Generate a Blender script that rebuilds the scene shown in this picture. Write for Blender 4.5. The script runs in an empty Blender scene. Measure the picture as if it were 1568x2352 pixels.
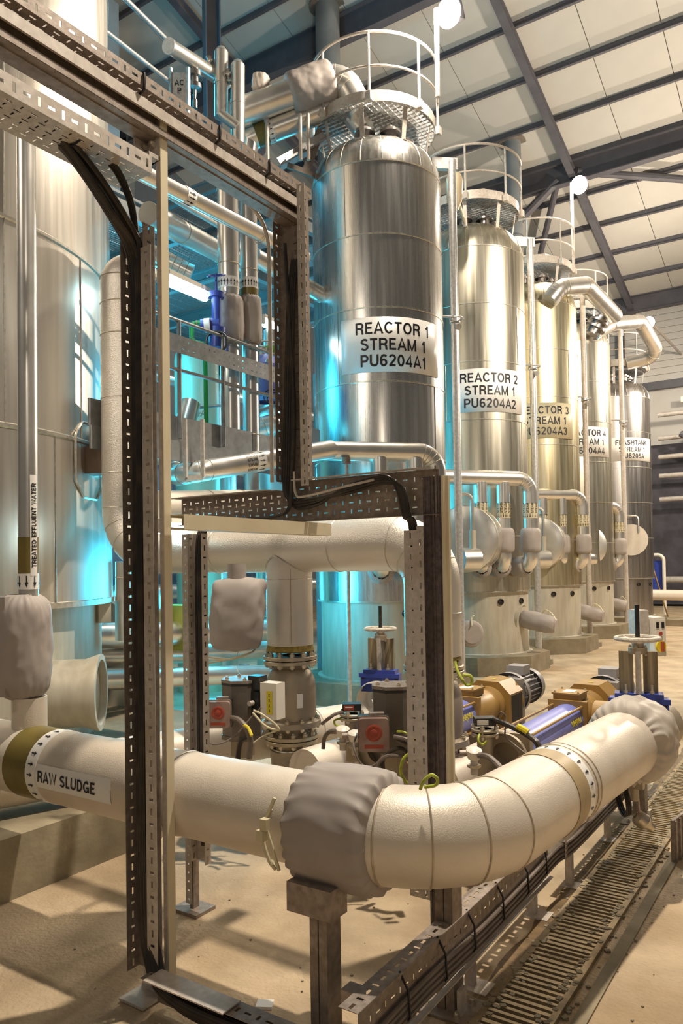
import bpy, math, random
from mathutils import Vector, Matrix, noise
random.seed(7)
C = bpy.context.scene.collection
PI = math.pi
V = Vector
# ------------------------------------------------------------------ camera
YAW, PITCH, ROLL, FPX, CZ = math.radians(33.6), math.radians(1.3), 0.016, 1740.0, 2.0
_f = V((-math.sin(YAW)*math.cos(PITCH), math.cos(YAW)*math.cos(PITCH), math.sin(PITCH)))
_r0 = V((math.cos(YAW), math.sin(YAW), 0)); _u0 = _r0.cross(_f)
_r = _r0*math.cos(ROLL) - _u0*math.sin(ROLL); _u = _u0*math.cos(ROLL) + _r0*math.sin(ROLL)
cd = bpy.data.cameras.new('camera'); cam = bpy.data.objects.new('camera', cd); C.objects.link(cam)
m3 = Matrix((_r, _u, -_f)).transposed()
cam.matrix_world = Matrix.Translation((0, 0, CZ)) @ m3.to_4x4()
cd.sensor_fit = 'VERTICAL'; cd.sensor_height = 36.0; cd.lens = 36.0*FPX/2352; cd.shift_y = 84/2352
cd.clip_start = 0.05; cd.clip_end = 200
bpy.context.scene.camera = cam
CAM = V((0, 0, CZ))
def ray(x, y): return _f + _r*((x-784)/FPX) - _u*((y-1260)/FPX)
def atD(x, y, D): return CAM + ray(x, y)*D
def onz(x, y, z): d = ray(x, y); return CAM + d*((z-CZ)/d.z)
def onx(x, y, v): d = ray(x, y); return CAM + d*(v/d.x)
def ony(x, y, v): d = ray(x, y); return CAM + d*(v/d.y)
# ------------------------------------------------------------------ world, lights, exposure
sc = bpy.context.scene
sc.view_settings.view_transform = 'Standard'; sc.view_settings.look = 'None'
sc.view_settings.exposure = 0.15; sc.view_settings.gamma = 1.0; sc.view_settings.use_curve_mapping = False
w = bpy.data.worlds.new('hall_ambient'); sc.world = w; w.use_nodes = True
w.node_tree.nodes['Background'].inputs[0].default_value = (0.95, 0.86, 0.74, 1)
w.node_tree.nodes['Background'].inputs[1].default_value = 0.10
def lamp(kind, loc, energy, col, size=0.3, target=None, size_y=None, spot=None, name='lamp_light'):
    l = bpy.data.lights.new(name, kind); l.energy = energy; l.color = col
    if kind == 'AREA':
        l.size = size
        if size_y: l.shape = 'RECTANGLE'; l.size_y = size_y
    else: l.shadow_soft_size = size
    if spot: l.spot_size = spot; l.spot_blend = 0.4
    o = bpy.data.objects.new(name, l); C.objects.link(o); o.location = loc
    if target is not None: o.rotation_euler = (V(target)-V(loc)).to_track_quat('-Z', 'Y').to_euler()
    return o
WARM = (1.0, 0.87, 0.70); WHITE = (1.0, 0.93, 0.84); CYAN = (0.03, 0.55, 0.85)
# floodlights of the hall: one high behind-right of the viewer, plus unseen fills added for the tank and hall
lamp('SPOT', (-1.3, 4.7, 9.0), 2800, WARM, 0.10, (-1.9, 3.0, 0), spot=1.55, name='flood_overhead')
lamp('SPOT', (-5.2, -2.5, 8.0), 520, WARM, 0.2, (-7.0, 3.2, 4.5), spot=1.2, name='fill_tank')  # added spot aimed only at the left tank, source unseen
lamp('POINT', (2.5, -2.5, 6.0), 190, WARM, 0.3, name='flood_behind')
lamp('SPOT', (1.8, 11.5, 8.5), 2900, WARM, 0.3, (-5.0, 18.5, 2.5), spot=1.8, name='fill_mid')  # added fill brightening the vessels, aimed clear of the blue bay
lamp('POINT', (0.0, 24.0, 8.5), 3200, WARM, 0.3, name='fill_far')  # added fill brightening the far end of the hall, source unseen
# cold fluorescent bay to the left; highest lamp is unseen, added to brighten the roof
for p, e in (((-8.9, 7.6, 5.2), 170), ((-8.2, 11.5, 3.4), 240), ((-12.5, 11.0, 5.0), 200), ((-9.0, 15.0, 6.0), 180), ((-6.9, 7.6, 1.7), 230), ((-13, 10, 12.5), 650)):
    lamp('POINT', p, e, CYAN, 0.5, name='fluorescent_light')
# ------------------------------------------------------------------ materials
MATS = {}
def mat(name, col, metal=0.0, rough=0.5, var=0.15, scale=4.0, stretch=(1, 1, 1), bump=0.0, bscale=60.0, dirt=None, dscale=1.5, damt=0.5,
        emit=None, estr=0, alpha=None, trans=0, rvar=0.0, bstretch=(1, 1, 1), spec=None):
    m = bpy.data.materials.new(name); m.use_nodes = True; nt = m.node_tree; N = nt.nodes; L = nt.links
    b = N['Principled BSDF']; b.inputs['Metallic'].default_value = metal; b.inputs['Roughness'].default_value = rough
    tc = N.new('ShaderNodeTexCoord')
    def nz(sc_, st, det=4):
        mp = N.new('ShaderNodeMapping'); mp.inputs['Scale'].default_value = st; L.new(tc.outputs['Object'], mp.inputs[0])
        n = N.new('ShaderNodeTexNoise'); n.inputs['Scale'].default_value = sc_; n.inputs['Detail'].default_value = det; L.new(mp.outputs[0], n.inputs['Vector']); return n
    n1 = nz(scale, stretch)
    cr = N.new('ShaderNodeValToRGB'); e = cr.color_ramp.elements
    e[0].position = 0.3; e[1].position = 0.7
    e[0].color = tuple(max(0, c*(1-var)) for c in col)+(1,); e[1].color = tuple(min(1, c*(1+var)) for c in col)+(1,)
    L.new(n1.outputs['Fac'], cr.inputs[0]); out = cr.outputs[0]
    if dirt:
        n2 = nz(dscale, stretch, 6); r2 = N.new('ShaderNodeValToRGB'); r2.color_ramp.elements[0].position = 0.45; r2.color_ramp.elements[1].position = 0.72
        r2.color_ramp.elements[0].color = (0, 0, 0, 1); r2.color_ramp.elements[1].color = (damt, damt, damt, 1)
        L.new(n2.outputs['Fac'], r2.inputs[0])
        mx = N.new('ShaderNodeMix'); mx.data_type = 'RGBA'; L.new(r2.outputs[0], mx.inputs[0]); L.new(out, mx.inputs[6]); mx.inputs[7].default_value = tuple(dirt)+(1,)
        out = mx.outputs[2]
    L.new(out, b.inputs['Base Color'])
    if rvar:
        mr = N.new('ShaderNodeMapRange'); mr.inputs[3].default_value = max(0.03, rough-rvar); mr.inputs[4].default_value = rough+rvar
        L.new(n1.outputs['Fac'], mr.inputs[0]); L.new(mr.outputs[0], b.inputs['Roughness'])
    if bump:
        n3 = nz(bscale, bstretch, 2); bp = N.new('ShaderNodeBump'); bp.inputs['Strength'].default_value = bump; bp.inputs['Distance'].default_value = 0.01
        L.new(n3.outputs['Fac'], bp.inputs['Height']); L.new(bp.outputs[0], b.inputs['Normal'])
    if emit: b.inputs['Emission Color'].default_value = tuple(emit)+(1,); b.inputs['Emission Strength'].default_value = estr
    if trans: b.inputs['Transmission Weight'].default_value = trans
    if alpha is not None: b.inputs['Alpha'].default_value = alpha
    if spec is not None: b.inputs['Specular IOR Level'].default_value = spec
    MATS[name] = m; return m
STEEL = mat('brushed_stainless', (0.70, 0.69, 0.67), 1.0, 0.27, 0.10, 3.0, (6, 6, .25), rvar=0.10, bump=0.06, bscale=3, bstretch=(30, 30, .3), dirt=(0.42, 0.37, 0.28), dscale=1.2, damt=0.35)
STEELY = mat('brushed_stainless_yellowed', (0.66, 0.60, 0.42), 1.0, 0.36, 0.12, 3.0, (6, 6, .25), rvar=0.10, bump=0.05, bscale=3, bstretch=(30, 30, .3), dirt=(0.33, 0.22, 0.07), dscale=1.4, damt=0.6)
STEELM = mat('brushed_stainless_cream', (0.70, 0.66, 0.55), 1.0, 0.32, 0.10, 3.0, (6, 6, .25), rvar=0.10, bump=0.05, bscale=3, bstretch=(30, 30, .3), dirt=(0.40, 0.32, 0.18), dscale=1.3, damt=0.45)
STEELT = mat('old_stainless_tank', (0.72, 0.68, 0.62), 0.95, 0.36, 0.08, 2.5, (5, 5, .2), rvar=0.10, bump=0.05, bscale=3, bstretch=(30, 30, .3), dirt=(0.36, 0.27, 0.17), dscale=1.0, damt=0.4)
STEELD = mat('dark_stainless', (0.42, 0.40, 0.39), 1.0, 0.33, 0.12, 3.0, (6, 6, .25), rvar=0.10, dirt=(0.2, 0.17, 0.13), dscale=1.2, damt=0.4)
SKIRT = mat('matt_pickled_steel', (0.56, 0.52, 0.43), 0.35, 0.6, 0.12, 4.0, (3, 3, .5), bump=0.05, bscale=30, dirt=(0.38, 0.31, 0.20), dscale=1.6, damt=0.5)
SEAM = mat('seam_steel', (0.62, 0.59, 0.52), 0.9, 0.35, 0.2, 20)
CLAD = mat('stucco_aluminium', (0.80, 0.75, 0.68), 0.75, 0.36, 0.05, 5, bump=0.35, bscale=160, dirt=(0.55, 0.45, 0.34), dscale=2.5, damt=0.25)
CLADW = mat('pale_pipe_cladding', (0.74, 0.67, 0.58), 0.2, 0.42, 0.05, 4, bump=0.16, bscale=190, dirt=(0.56, 0.46, 0.34), dscale=3.5, damt=0.35)
CLADS = mat('smooth_aluminium', (0.82, 0.80, 0.76), 0.9, 0.30, 0.05, 5, (1, 1, 1), rvar=.06, dirt=(0.5, 0.45, 0.38), dscale=3, damt=0.25)
CLADJ = mat('cladding_joint', (0.50, 0.43, 0.34), 0.6, 0.5, 0.2, 20)
GALV = mat('dusty_galvanised', (0.31, 0.26, 0.225), 0.4, 0.5, 0.25, 30, bump=0.05, bscale=80, dirt=(0.22, 0.16, 0.11), dscale=6, damt=0.5)
GALVL = mat('light_galvanised', (0.56, 0.51, 0.46), 0.15, 0.5, 0.16, 30, dirt=(0.35, 0.27, 0.20), dscale=5, damt=0.45)
GALVB = mat('bright_galvanised', (0.60, 0.60, 0.60), 0.7, 0.42, 0.18, 25)
BEIGE = mat('cream_strut_cover', (0.74, 0.66, 0.48), 0.0, 0.5, 0.06, 8, dirt=(0.5, 0.38, 0.22), dscale=4, damt=0.3)
CABLE = mat('black_cable_sheath', (0.022, 0.018, 0.016), 0.0, 0.42, 0.3, 12, dirt=(0.11, 0.08, 0.055), dscale=8, damt=0.5)
CABLEG = mat('grey_cable_sheath', (0.16, 0.13, 0.11), 0.0, 0.5, 0.2, 12)
FAB = mat('grey_insulation_fabric', (0.37, 0.33, 0.31), 0.0, 0.62, 0.10, 3, bump=0.25, bscale=9, dirt=(0.28, 0.23, 0.19), dscale=4, damt=0.4)
FABL = mat('light_insulation_fabric', (0.48, 0.43, 0.38), 0.0, 0.55, 0.08, 3, bump=0.2, bscale=9)
CONC = mat('concrete_plinth', (0.27, 0.23, 0.155), 0.0, 0.85, 0.3, 3, bump=0.3, bscale=25, dirt=(0.20, 0.15, 0.09), dscale=2.0, damt=0.6)
FLOOR = mat("dusty_concrete_floor", (0.50, 0.39, 0.26), 0.0, 0.75, 0.20, 3.2, bump=0.9, bscale=48, dirt=(0.30, 0.20, 0.10), dscale=1.2, damt=0.75)
ROOFM = mat('roof_lining_panel', (0.56, 0.53, 0.48), 0.0, 0.6, 0.04, 1.0)
WALLM = mat('wall_cladding', (0.60, 0.57, 0.53), 0.0, 0.55, 0.05, 1.0)
DKSTEEL = mat('dark_painted_steel', (0.105, 0.10, 0.115), 0.0, 0.5, 0.15, 2)
COLSTEEL = mat('grey_painted_column', (0.25, 0.27, 0.28), 0.1, 0.5, 0.12, 2)
BLACK = mat('black_print', (0.015, 0.015, 0.02), 0, 0.5, 0)
DARKHOLE = mat('dark_bore', (0.03, 0.025, 0.02), 0, 0.8, 0.2)
LABEL = mat('white_label', (0.86, 0.85, 0.83), 0.0, 0.35, 0.02, 3)
LABELY = mat('aged_label', (0.62, 0.55, 0.38), 0.0, 0.4, 0.05, 3)
OLIVE = mat('olive_band', (0.17, 0.13, 0.03), 0, 0.4, 0.15, 6)
TAN = mat('tan_band', (0.42, 0.32, 0.18), 0, 0.45, 0.12, 6)
CAST = mat('cast_valve_steel', (0.42, 0.36, 0.28), 0.5, 0.5, 0.12, 8, bump=0.15, bscale=80, dirt=(0.25, 0.18, 0.10), dscale=4, damt=0.5)
FLG = mat('machined_flange', (0.55, 0.48, 0.37), 0.7, 0.4, 0.15, 12, dirt=(0.3, 0.2, 0.1), dscale=5, damt=0.5)
BOLTM = mat('bolt_steel', (0.60, 0.54, 0.44), 0.8, 0.38, 0.2, 30)
WOOL = mat('yellow_mineral_wool', (0.35, 0.26, 0.07), 0, 0.95, 0.4, 30, bump=0.8, bscale=60)
ACTM = mat('actuator_grey_paint', (0.16, 0.14, 0.12), 0.4, 0.42, 0.12, 6, dirt=(0.3, 0.24, 0.17), dscale=5, damt=0.3)
BLKP = mat('black_plastic', (0.02, 0.02, 0.02), 0, 0.4, 0.1)
REDB = mat('dusty_red_cover', (0.34, 0.22, 0.19), 0.0, 0.22, 0.2, 8, dirt=(0.46, 0.38, 0.33), dscale=7, damt=0.6)
REDD = mat('red_dial', (0.40, 0.07, 0.04), 0, 0.4, 0.2, 10)
YEL = mat('yellow_plastic', (0.75, 0.62, 0.03), 0, 0.4, 0.05)
YELG = mat('green_yellow_wire', (0.42, 0.48, 0.05), 0, 0.45, 0.3, 30)
WIREW = mat('white_wire', (0.62, 0.56, 0.38), 0, 0.45, 0.1)
BLUEV = mat('blue_valve_paint', (0.035, 0.065, 0.36), 0.0, 0.38, 0.15, 8)
LAV = mat('lavender_blue_pump_paint', (0.19, 0.22, 0.60), 0.0, 0.36, 0.08, 4, dirt=(0.32, 0.34, 0.62), dscale=3, damt=0.4)
OCH = mat('ochre_pump_paint', (0.34, 0.20, 0.055), 0.0, 0.42, 0.14, 6, dirt=(0.30, 0.19, 0.08), dscale=4, damt=0.5)
MOTG = mat('grey_motor_paint', (0.30, 0.285, 0.29), 0.1, 0.45, 0.1, 6)
WHL = mat('chalky_handwheel', (0.58, 0.52, 0.44), 0.2, 0.6, 0.2, 40, bump=0.4, bscale=120)
TIMB = mat('stained_gate_guard', (0.30, 0.24, 0.15), 0.3, 0.5, 0.45, 3.5, (8, 8, .6), dirt=(0.10, 0.07, 0.03), dscale=2, damt=0.7)
GREENP = mat('green_pipe_paint', (0.02, 0.33, 0.06), 0, 0.4, 0.1)
LAMPE = mat('floodlight_glass', (1, 1, 1), 0, 0.3, 0, emit=(1, 0.9, 0.75), estr=60)
TUBEE = mat('fluorescent_tube', (1, 1, 1), 0, 0.3, 0, emit=(0.62, 0.93, 1.0), estr=9)
CREAM = mat('cream_vessel', (0.62, 0.52, 0.36), 0.3, 0.4, 0.08, 2, (4, 4, .3))
WHITEP = mat('white_enclosure', (0.80, 0.76, 0.68), 0, 0.35, 0.03)
GRATM = mat('galvanised_grating', (0.42, 0.42, 0.42), 0.6, 0.45, 0.15, 20)
GRATF = mat('rusty_floor_grating', (0.34, 0.26, 0.15), 0.4, 0.6, 0.35, 12, dirt=(0.16, 0.11, 0.06), dscale=4, damt=0.6)
PLYW = mat('pale_timber_block', (0.55, 0.42, 0.22), 0, 0.8, 0.2, 10)
# ------------------------------------------------------------------ mesh helpers
ROOT = {}
def perp(a):
    a = V(a).normalized(); t = V((0, 0, 1)) if abs(a.z) < 0.9 else V((1, 0, 0))
    x = t.cross(a).normalized(); return x, a.cross(x), a
class MB:
    def __init__(s): s.v = []; s.f = []
    def add(s, vs, fs):
        k = len(s.v); s.v += [V(p) for p in vs]; s.f += [tuple(i+k for i in f) for f in fs]; return s
    def box(s, c, d, R=None):
        c = V(c); h = V(d)/2; vs = []
        for x in (-1, 1):
            for y in (-1, 1):
                for z in (-1, 1):
                    q = V((x*h.x, y*h.y, z*h.z)); vs.append(c+(R @ q if R else q))
        return s.add(vs, [(0, 1, 3, 2), (4, 6, 7, 5), (0, 4, 5, 1), (2, 3, 7, 6), (0, 2, 6, 4), (1, 5, 7, 3)])
    def bar(s, a, b, w_, h_, up=(0, 0, 1)):
        a = V(a); b = V(b); d = (b-a); L = d.length; d.normalize(); up = V(up)
        x = d.cross(up); 
        if x.length < 1e-4: x = d.cross(V((1, 0, 0)))
        x.normalize(); z = x.cross(d); R = Matrix((x, d, z)).transposed()
        return s.box((a+b)/2, (w_, L, h_), R)
    def lathe(s, o, ax, prof, n=32, disp=None, a0=0, a1=2*PI, cap=False):
        o = V(o); x, y, z = perp(ax); full = abs(a1-a0-2*PI) < 1e-6; m = n if full else n+1; vs = []
        for t, r in prof:
            for i in range(m):
                a = a0+(a1-a0)*i/n; rr = r+(disp(t, a, r) if disp else 0)
                vs.append(o+z*t+(x*math.cos(a)+y*math.sin(a))*rr)
        fs = []
        for j in range(len(prof)-1):
            for i in range(n):
                i2 = (i+1) % m; fs.append((j*m+i, j*m+i2, (j+1)*m+i2, (j+1)*m+i))
        if cap: fs.append(tuple(range(m-1, -1, -1))); fs.append(tuple((len(prof)-1)*m+i for i in range(m)))
        return s.add(vs, fs)
    def cyl(s, a, b, r0, r1=None, n=24, caps=True):
        a = V(a); b = V(b); L = (b-a).length; return s.lathe(a, b-a, [(0, r0), (L, r0 if r1 is None else r1)], n, cap=caps)
    def tube(s, pts, r, n=10, caps=True, rs=None, disp=None):
        pts = [V(p) for p in pts]; T = []
        for i in range(len(pts)):
            T.append((pts[min(i+1, len(pts)-1)]-pts[max(i-1, 0)]).normalized())
        x, y, _ = perp(T[0]); vs = []; arc = 0
        for i, p in enumerate(pts):
            if i: 
                x = (x-T[i]*x.dot(T[i])).normalized(); arc += (p-pts[i-1]).length
            y = T[i].cross(x); rr = rs[i] if rs else r
            for k in range(n):
                a = 2*PI*k/n; q = rr+(disp(arc, a, i) if disp else 0); vs.append(p+(x*math.cos(a)+y*math.sin(a))*q)
        fs = [(j*n+i, j*n+(i+1) % n, (j+1)*n+(i+1) % n, (j+1)*n+i) for j in range(len(pts)-1) for i in range(n)]
        if caps: fs.append(tuple(range(n-1, -1, -1))); fs.append(tuple((len(pts)-1)*n+i for i in range(n)))
        return s.add(vs, fs)
    def ring(s, o, ax, R, r, n=40, m=6, a0=0, a1=2*PI):
        o = V(o); x, y, z = perp(ax); full = abs(a1-a0-2*PI) < 1e-6; k = n if full else n+1; vs = []
        for i in range(k):
            a = a0+(a1-a0)*i/n; d = x*math.cos(a)+y*math.sin(a)
            for j in range(m):
                b = 2*PI*j/m; vs.append(o+d*(R+r*math.cos(b))+z*(r*math.sin(b)))
        fs = [(i*m+j, ((i+1) % k)*m+j, ((i+1) % k)*m+(j+1) % m, i*m+(j+1) % m) for i in range(n) for j in range(m)]
        return s.add(vs, fs)
    def zring(s, o, R, r, a0=0, a1=2*PI, n=32, m=6):   # ring about z with world angles
        o = V(o); pts = [o+V((math.cos(a), math.sin(a), 0))*R for a in [a0+(a1-a0)*i/n for i in range(n+1)]]
        return s.tube(pts, r, m)
    def prism(s, poly, vec):
        n = len(poly); vec = V(vec); vs = [V(p) for p in poly]+[V(p)+vec for p in poly]
        return s.add(vs, [tuple(range(n-1, -1, -1)), tuple(range(n, 2*n))]+[(i, (i+1) % n, n+(i+1) % n, n+i) for i in range(n)])
    def plate(s, o, u, v, L, W, rows, pitch=0.05):
        """slotted sheet: rows = [(v0, v1, ((su,sv),(su,sv)))] bands with alternating slot sizes"""
        o = V(o); u = V(u).normalized(); v = V(v).normalized(); cur = 0.0
        def q(a, b, c, d): s.add([o+u*a+v*c, o+u*b+v*c, o+u*b+v*d, o+u*a+v*d], [(0, 1, 2, 3)])
        for v0, v1, sl in rows:
            if v0 > cur+1e-5: q(0, L, cur, v0)
            n = max(1, int(L/pitch)); p = L/n; c = (v0+v1)/2
            for i in range(n):
                su, sv = sl[i % len(sl)]; a = i*p; b = a+p; mu = (a+b)/2
                h0, h1, g0, g1 = mu-su/2, mu+su/2, c-sv/2, c+sv/2
                P = [(a, v0), (b, v0), (b, v1), (a, v1), (h0, g0), (h1, g0), (h1, g1), (h0, g1)]
                s.add([o+u*x+v*y for x, y in P], [(0, 1, 5, 4), (1, 2, 6, 5), (2, 3, 7, 6), (3, 0, 4, 7)])
            cur = v1
        if cur < W-1e-5: q(0, L, cur, W)
        return s
    def mesh(s, name, L=V((0, 0, 0)), sharp=0.6):
        me = bpy.data.meshes.new(name); me.from_pydata([p-L for p in s.v], [], s.f); me.update()
        me.polygons.foreach_set('use_smooth', [sharp > 0]*len(me.polygons))
        if sharp > 0: me.set_sharp_from_angle(angle=sharp)
        return me
    def build(s, name, m, parent=None, label=None, cat=None, group=None, kind=None, solid=None, sharp=0.6, loc=None):
        if parent is not None: L = ROOT[parent.name]
        elif loc is not None: L = V(loc)
        else:
            xs = [p.x for p in s.v]; ys = [p.y for p in s.v]; L = V(((min(xs)+max(xs))/2, (min(ys)+max(ys))/2, min(p.z for p in s.v)))
        me = s.mesh(name, L, 0 if solid and name not in ('name_plate',) else sharp); me.materials.append(m); o = bpy.data.objects.new(name, me); C.objects.link(o)
        if parent is not None: o.parent = parent
        else: o.location = L
        ROOT[o.name] = L
        if solid:
            md = o.modifiers.new('thickness', 'SOLIDIFY'); md.thickness = solid; md.offset = 0
        if label: o['label'] = label
        if cat: o['category'] = cat
        if group: o['group'] = group
        if kind: o['kind'] = kind
        return o
def T(name, label, cat, loc, group=None):
    o = bpy.data.objects.new(name, None); C.objects.link(o); o.location = loc; ROOT[o.name] = V(loc)
    o['label'] = label; o['category'] = cat
    if group: o['group'] = group
    return o
def fillet(pts, r, n=10):
    pts = [V(p) for p in pts]; out = [pts[0]]
    for i in range(1, len(pts)-1):
        a = (pts[i-1]-pts[i]); b = (pts[i+1]-pts[i]); la, lb = a.length, b.length; a.normalize(); b.normalize()
        ang = a.angle(b); rr = r[i-1] if isinstance(r, (list, tuple)) else r
        t = min(rr/math.tan(ang/2), la*.49 if i > 1 else la*.98, lb*.49 if i < len(pts)-2 else lb*.98); rr = t*math.tan(ang/2)
        cen = pts[i]+(a+b).normalized()*(rr/math.sin(ang/2)); p0 = pts[i]+a*t; p1 = pts[i]+b*t
        v0 = p0-cen; v1 = p1-cen; th = v0.angle(v1)
        for k in range(n+1):
            f_ = k/n; out.append(cen+(v0*math.sin((1-f_)*th)+v1*math.sin(f_*th))/math.sin(th))
    out.append(pts[-1]); return out
def bez(a, b, c, d, n=16):
    a, b, c, d = map(V, (a, b, c, d)); return [a*(1-t)**3+b*3*t*(1-t)**2+c*3*t*t*(1-t)+d*t**3 for t in [i/n for i in range(n+1)]]
def spline(pts, n=6):
    P = [V(p) for p in pts]; P = [P[0]*2-P[1]]+P+[P[-1]*2-P[-2]]; out = []
    for i in range(1, len(P)-2):
        for k in range(n):
            t = k/n; out.append(0.5*((2*P[i])+(-P[i-1]+P[i+1])*t+(2*P[i-1]-5*P[i]+4*P[i+1]-P[i+2])*t*t+(-P[i-1]+3*P[i]-3*P[i+1]+P[i+2])*t**3))
    out.append(P[-2]); return out
BOLT = {}
def bolts(parent, o, ax, R, n, size, a0=0.0, name='bolt', ends=0.0):
    """hex bolts round a circle; copies share mesh data"""
    key = (round(size, 4), round(ends, 4))
    if key not in BOLT:
        b = MB(); b.cyl((0, 0, -ends-size*.9), (0, 0, ends+size*1.1), size*.35, n=6)
        for z0, z1 in ((ends, ends+size*.7), (-ends-size*.6, -ends)): b.cyl((0, 0, z0), (0, 0, z1), size*.62, n=6)
        me = b.mesh('bolt'); me.materials.append(BOLTM); BOLT[key] = me
    x, y, z = perp(ax); L = ROOT[parent.name]; q = z.to_track_quat('Z', 'Y')
    for i in range(n):
        a = a0+2*PI*i/n; ob = bpy.data.objects.new(name, BOLT[key]); C.objects.link(ob); ob.parent = parent
        ob.location = V(o)+(x*math.cos(a)+y*math.sin(a))*R-L; ob.rotation_mode = 'QUATERNION'; ob.rotation_quaternion = q
# text -------------------------------------------------------------
# plain grotesque stroke alphabet (cap height 1)
def _arc(cx, cy, rx, ry, a0, a1, n=10): return [(cx+rx*math.cos(math.radians(a0+(a1-a0)*i/n)), cy+ry*math.sin(math.radians(a0+(a1-a0)*i/n))) for i in range(n+1)]
SW = .172; _h = SW/2; _t = 1-_h
def _bowl(y0, y1, x0, x1): return [(x0, y1)]+_arc(x1-(y1-y0)/2, (y0+y1)/2, (y1-y0)/2, (y1-y0)/2, 90, -90, 8)+[(x0, y0)]
GL = {
 'A': (.72, [[(.03, 0), (.36, .98), (.69, 0)], [(.16, .30), (.56, .30)]]),
 'B': (.68, [[(_h, 0), (_h, 1)], _bowl(.53, _t, _h, .56), _bowl(_h, .53, _h, .62)]),
 'C': (.74, [_arc(.39, .5, .31, .42, 38, 322, 18)]),
 'D': (.72, [[(_h, 0), (_h, 1)], [(_h, _t)]+_arc(.30, .5, .34, .42, 90, -90, 12)+[(_h, _h)]]),
 'E': (.62, [[(_h, 0), (_h, 1)], [(_h, _t), (.58, _t)], [(_h, .52), (.54, .52)], [(_h, _h), (.60, _h)]]),
 'F': (.58, [[(_h, 0), (_h, 1)], [(_h, _t), (.56, _t)], [(_h, .50), (.50, .50)]]),
 'G': (.77, [_arc(.39, .5, .31, .42, 40, 325, 18), [(.42, .44), (.70, .44), (.70, .02)]]),
 'H': (.72, [[(_h, 0), (_h, 1)], [(.64, 0), (.64, 1)], [(_h, .52), (.64, .52)]]),
 'I': (.24, [[(.12, 0), (.12, 1)]]),
 'K': (.70, [[(_h, 0), (_h, 1)], [(_h, .34), (.62, 1)], [(.26, .55), (.65, 0)]]),
 'L': (.56, [[(_h, 0), (_h, 1)], [(_h, _h), (.55, _h)]]),
 'M': (.84, [[(_h, 0), (_h, 1)], [(.76, 0), (.76, 1)], [(_h, .96), (.42, .04), (.76, .96)]]),
 'N': (.73, [[(_h, 0), (_h, 1)], [(.65, 0), (.65, 1)], [(_h, .97), (.65, .03)]]),
 'O': (.78, [_arc(.39, .5, .31, .42, 90, 450, 24)]),
 'P': (.66, [[(_h, 0), (_h, 1)], _bowl(.45, _t, _h, .60)]),
 'R': (.71, [[(_h, 0), (_h, 1)], _bowl(.49, _t, _h, .62), [(.44, .48), (.58, .36), (.62, 0)]]),
 'S': (.67, [[(x, y) for x, y in _arc(.335, .715, .25, .20, 25, 200, 10)]+[(x, y) for x, y in _arc(.335, .29, .26, .21, 75, -160, 12)]]),
 'T': (.62, [[(.31, 0), (.31, 1)], [(.0, _t), (.62, _t)]]),
 'U': (.72, [[(_h, 1)]+_arc(.36, .36, .28, .28, 180, 360, 10)+[(.64, 1)]]),
 'V': (.68, [[(.02, 1), (.34, .03), (.66, 1)]]),
 'W': (.98, [[(.03, 1), (.26, .03), (.49, .97), (.72, .03), (.95, 1)]]),
 '1': (.46, [[(.30, 0), (.30, 1)], [(.08, .74), (.22, .78), (.30, .96)]]),
 '2': (.60, [_arc(.30, .70, .22, .22, 170, -35, 10)+[(.10, .12), (.10, _h), (.56, _h)]]),
 '3': (.60, [_arc(.29, .715, .20, .205, 160, -80, 9), _arc(.29, .29, .23, .215, 85, -165, 10)]),
 '4': (.62, [[(.44, 0), (.44, .97), (.06, .30), (.06, .27), (.61, .27)]]),
 '5': (.60, [[(.52, _t), (.15, _t), (.11, .48)]+_arc(.28, .32, .24, .24, 120, -155, 12)]),
 '6': (.61, [_arc(.30, .31, .215, .235, 90, 450, 16), [(.085, .34)]+_arc(.33, .60, .245, .32, 178, 40, 8)]),
 '0': (.60, [_arc(.30, .5, .22, .42, 90, 450, 22)]),
 'e': (.58, [[(.08, .38), (.48, .38)]+_arc(.29, .37, .21, .29, 0, 318, 14)]),
 'n': (.56, [[(_h, 0), (_h, .72)], [(_h, .42)]+_arc(.28, .44, .19, .21, 160, 0, 8)+[(.47, 0)]]),
 'p': (.60, [[(_h, -.25), (_h, .72)], _arc(.30, .36, .21, .29, 90, 450, 16)]),
 's': (.52, [_arc(.26, .51, .17, .14, 25, 200, 8)+_arc(.26, .20, .18, .14, 80, -160, 8)]),
 'x': (.54, [[(.04, .70), (.50, 0)], [(.50, .70), (.04, 0)]]),
}
def _ribbon(p, w):
    n = len(p); closed = (abs(p[0][0]-p[-1][0])+abs(p[0][1]-p[-1][1])) < 1e-5; vs = []
    for i in range(n):
        a = p[i-1] if i else (p[-2] if closed else None); b = p[i+1] if i < n-1 else (p[1] if closed else None); c = p[i]
        d1 = (c[0]-a[0], c[1]-a[1]) if a else None; d2 = (b[0]-c[0], b[1]-c[1]) if b else None
        def nn(d): l = math.hypot(*d) or 1; return (-d[1]/l, d[0]/l)
        n1 = nn(d1 or d2); n2 = nn(d2 or d1); m = (n1[0]+n2[0], n1[1]+n2[1]); l2 = m[0]**2+m[1]**2
        k = 2/max(l2, .9); vs += [(c[0]+m[0]*k*w/2, c[1]+m[1]*k*w/2), (c[0]-m[0]*k*w/2, c[1]-m[1]*k*w/2)]
    return vs, [(2*i, 2*i+1, 2*i+3, 2*i+2) for i in range(n-1)]
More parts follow.
